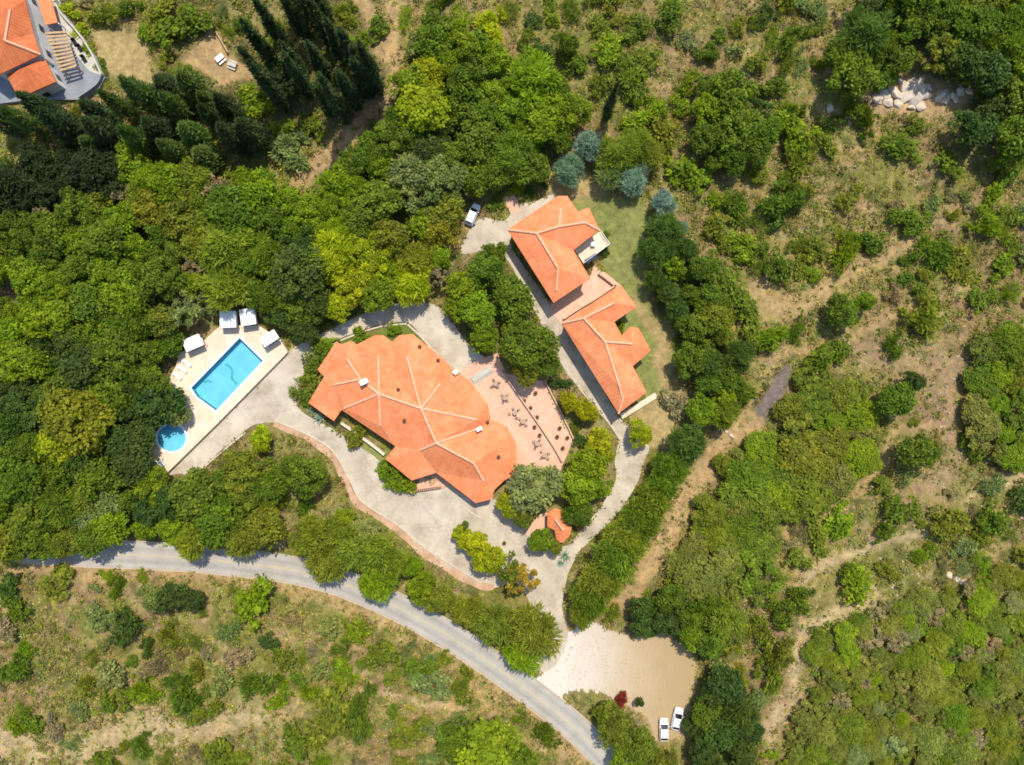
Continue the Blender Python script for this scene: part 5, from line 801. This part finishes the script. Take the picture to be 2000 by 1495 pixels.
# ------------------------------------------------------------------ cars, pots, picnic place, porch
def car(px, py, rz, label, van=False):
    x, y, _ = P(px, py, .8); r_ = tag(empty('parked_van' if van else 'parked_car', (x, y, .04), rz), label, 'van' if van else 'car', None)
    def loft(secs, mat, name, par):                        # secs: (y, half width bottom, half width top, z0, z1)
        v = []
        for yy, a, b_, z0, z1 in secs: v += [(-a, yy, z0), (a, yy, z0), (a * 1.02, yy, z0 + (z1 - z0) * .55), (b_, yy, z1), (-b_, yy, z1), (-a * 1.02, yy, z0 + (z1 - z0) * .55)]
        f = [(i * 6 + j, i * 6 + (j + 1) % 6, i * 6 + 6 + (j + 1) % 6, i * 6 + 6 + j)[::-1] for i in range(len(secs) - 1) for j in range(6)] + [tuple(range(6)), tuple((len(secs) - 1) * 6 + k for k in range(6))[::-1]]
        o = link(name, mesh(name, v, f, mat, False), par); bv = o.modifiers.new('bevel', 'BEVEL'); bv.width = .04; bv.segments = 2; return o
    tp = 1.75 if van else 1.42
    bd = loft([(-2.2, .70, .62, .38, .78), (-2.0, .84, .76, .30, .92), (-1.2, .88, .80, .26, .97), (.5, .88, .80, .26, .97), (1.3, .87, .76, .26, .90), (2.0, .80, .68, .30, .78), (2.2, .64, .54, .38, .66)], M['carpaint'], 'body', r_)
    loft([(-1.75 if van else -1.35, .74, .66, .92, tp - .04), (-1.2, .76, .64, .92, tp), (.1, .76, .64, .92, tp), (.35, .76, .62, .92, tp - .03)], M['carpaint'], 'cabin', r_)
    q = lambda nm, v: link(nm, mesh(nm, v, [(0, 1, 2, 3)], M['glassdark']), r_)
    q('windscreen', [(-.74, 1.12, .95), (.74, 1.12, .95), (.61, .36, tp - .02), (-.61, .36, tp - .02)]); yb = -1.9 if van else -1.95; yt = -1.76 if van else -1.36
    q('rear_window', [(.70, yb, .95), (-.70, yb, .95), (-.62, yt, tp - .06), (.62, yt, tp - .06)])
    for sx in (-1, 1):
        q('side_window', [(sx * .775, -1.15, 1.0), (sx * .775, .30, 1.0), (sx * .70, .2, tp - .12), (sx * .70, -1.1, tp - .12)]); MB().box((sx * .55, 2.12, .62), (.32, .14, .14)).build('headlight', M['lampclear'], r_); MB().box((sx * .6, -2.16, .70), (.26, .1, .18)).build('tail_light', M['lampred'], r_); MB().box((sx * .96, .75, .98), (.18, .12, .12)).build('wing_mirror', M['carpaint'], r_)
        # pillars either side of the glass
        MB().tube([(sx * .77, 1.12, .95), (sx * .64, .36, tp - .01)], .045, 5).build('pillar', M['carpaint'], r_); MB().tube([(sx * .73, yb, .95), (sx * .65, yt, tp - .05)], .045, 5).build('pillar', M['carpaint'], r_)
        for sy in (-1.3, 1.35):
            wv = MB().lathe([(.2, -.1), (.32, -.1), (.32, .1), (.2, .1)], 16); wv.v = [(b + sx * .80, a + sy, c + .32) for a, c, b in wv.v]; wh = link('wheel', mesh('wheel', wv.v, wv.f, M['rubber']), r_); wv = MB().lathe([(.02, -.11), (.2, -.11), (.2, .11), (.02, .11)], 12); wv.v = [(b + sx * .80, a + sy, c + .32) for a, c, b in wv.v]; link('rim', mesh('rim', wv.v, wv.f, M['metal']), wh)
car(1297, 1426, R(0), 'white car parked fully in the open on the gravel'); car(1323, 1405, R(-13), 'white car half hidden under the dark trees beside the gravel'); car(923, 419, R(-24), 'white van parked under trees above the guest house', True)
def pot(px, py, label, s=1.0, grp=None):
    r_ = tag(empty('plant_pot', P(px, py, .1)), label, 'plant pot', grp); MB().lathe([(.2 * s, 0), (.32 * s, .45 * s), (.36 * s, .5 * s), (.30 * s, .5 * s), (.28 * s, .42 * s)], 12).build('pot', M['pot'], r_)
    o = link('plant', SHRUB[int(px) % 5], r_, COLR['dark green']); o.location = (0, 0, .3 * s); o.scale = (.17 * s,) * 3
for px, py, l_ in [(1046, 768, 'clay pot on the patio closest to the big dense tree'), (1024, 783, 'clay pot beside the upper end of the patio wall'), (1036, 797, 'clay pot second along the patio wall'), (1049, 815, 'clay pot third along the patio wall'), (1044, 834, 'clay pot below the patio wall, house side'), (1054, 850, 'clay pot second below the patio wall, house side'), (1093, 836, 'clay pot on the outer patio, first of the lower cluster'), (1088, 853, 'clay pot on the outer patio, middle of the lower cluster'), (1108, 855, 'clay pot at the outer patio corner'), (1099, 875, 'clay pot on the outer patio, last of the lower cluster'), (672, 945, 'clay pot on the brick path, upper of two'), (679, 965, 'clay pot on the brick path, lower of two'), (577, 860, 'clay pot alone on the brick path above the round tree'), (1006, 1016, 'clay pot on the driveway beside the small olive tree'), (985, 1060, 'clay pot on the driveway near the island')]: pot(px, py, l_, 1.1)
def bench_table(px, py, rz, label, mat):
    x, y, _ = P(px, py); r_ = tag(empty('picnic_table', (x, y, h1(x, y)), rz), label, 'picnic table'); MB().box((0, 0, .74), (1.7, .75, .07)).build('table_top', mat, r_)
    for sy in (-.7, .7): MB().box((0, sy, .44), (1.7, .3, .06)).build('bench_seat', mat, r_)
    for sx in (-.6, .6): MB().box((sx, 0, .36), (.1, 1.4, .1)).box((sx, -.3, .35), (.1, .1, .7)).box((sx, .3, .35), (.1, .1, .7)).build('leg', M['wood'], r_)
bench_table(433, 118, R(40), 'white picnic table with benches in the sandy clearing', M['white']); bench_table(456, 130, R(-20), 'grey weathered picnic table beside the white one', M['slate'])
a, b = P(420, 60, .9), P(444, 102, .9); za = h1(*a[:2]); be = tag(empty('timber_rail', (a[0], a[1], za)), 'long timber rail on two posts at the edge of the sandy clearing', 'rail'); d = (b[0] - a[0], b[1] - a[1], h1(*b[:2]) - za)
MB().tube([(0, 0, .9), (d[0], d[1], d[2] + .9)], .14, 7).build('rail', M['wood'], be)
for k in (.04, .96): MB().box((d[0] * k, d[1] * k, d[2] * k + .4), (.18, .18, .9)).build('post', M['wood'], be)
x, y, _ = P(38, 1122, .8); gp = tag(empty('gate_post', (x, y, h1(x, y))), 'dark wooden gate post at the bare soil near the road bend', 'post'); MB().box((0, 0, .8), (.4, .4, 1.7), 0, .85).build('post', M['darkwood'], gp); MB().lathe([(.26, 1.65), (.2, 1.8), (.02, 1.9)], 8).build('cap', M['darkwood'], gp)
# front porch of the main house: paved step with balustrade
x, y, _ = P(832, 950); po = tag(empty('porch', (x, y, 0)), 'terracotta porch step with dark balustrade at the front door', 'porch'); MB().slab(PP([(803, 940), (852, 925), (880, 945), (862, 956), (806, 962)], .3), -.1, .3).build('floor', M['patio'], po, (x, y, 0))
mb = MB(); a, b = np.array(P(806, 958, .3)[:2]), np.array(P(862, 950, .3)[:2]); mb.tube([(*a, 1.25), (*b, 1.25)], .09)
for k in range(15): q = a + (b - a) * k / 14; mb.box((q[0], q[1], .75), (.11, .11, .95))
mb.build('balustrade', M['pot'], po, (x, y, 0))
sheet('pink_path', [(968, 372), (985, 365), (1008, 385), (1018, 412), (1000, 420), (985, 395)], M['patio'], .075, smooth=1)
# ------------------------------------------------------------------ labels for the woods: size, colour, place and rank from a landmark
SPL = [('below the road bend', 'the road', 200, 1250), ('on the rocky lower slope', 'the huge tree', 450, 1420), ('below the middle road', 'the road', 700, 1330), ('below the cypresses', 'the dirt lane', 600, 260), ('round the straw clearing', 'the villa', 280, 60), ('past the dirt lane', 'the dirt lane', 900, 50), ('above the silvery trees', 'the silvery trees', 1200, 90), ('below the hill wood', 'the pale rocks', 1600, 250), ('beyond the lawn', 'the lawn', 1430, 430), ('around the tan clearing', 'the isolated tree', 1650, 560), ('on the far hillside', 'the pink field', 1880, 480), ('around the pink field', 'the lone tree', 1850, 820), ('around the bare path', 'the lone tree', 1750, 1050), ('between parking and scrub', 'the gravel parking', 1480, 1260), ('by the dark asphalt', 'the dirt track', 1480, 680), ('near the parking', 'the gravel parking', 1250, 1340), ('on the upper crest', 'the pale rocks', 1480, 60)]
LM.update({'the huge tree': (955, 1455), 'the isolated tree': (1648, 610), 'the lone tree': (1790, 882)})
from collections import defaultdict
buck = defaultdict(list)
for o, sz, cl, nm, px, py in pend:
    pl = min(SPL if nm in ('shrub', 'agave') else PLACES if nm not in ('cypress', 'conifer') else [('in the cypress grove', 'the dirt lane', 640, 120), ('in the dark stand below the villa', 'the villa', 300, 250)], key=lambda p: (p[2] - px) ** 2 + (p[3] - py) ** 2)
    buck[(sz, cl, nm, pl[0], pl[1])].append((math.dist(LM[pl[1]], (px, py)), o))
for (sz, cl, nm, ph, lm), lst in buck.items():
    lst.sort(key=lambda q: q[0]); art = 'low ' if nm == 'shrub' else ''
    for i, (_, o) in enumerate(lst):
        nl = f'{sz} {cl} {nm} {ph}'
        if len(lst) > 1 and (nm != 'shrub' or sz in ('middling', 'large')): nl += f', {ORD[min(i, 15)]} {lm}'
        elif len(lst) > 1 and sz == 'small' and len(lst) <= 4: nl += f', {ORD[i]} {lm}'
        o['label'] = nl
        if not o.get('group'): o['group'] = {'shrub': 'shrubs of the dry slopes', 'cypress': 'tall cypresses', 'conifer': 'dark conifers below the villa'}.get(nm, 'trees of the woods')
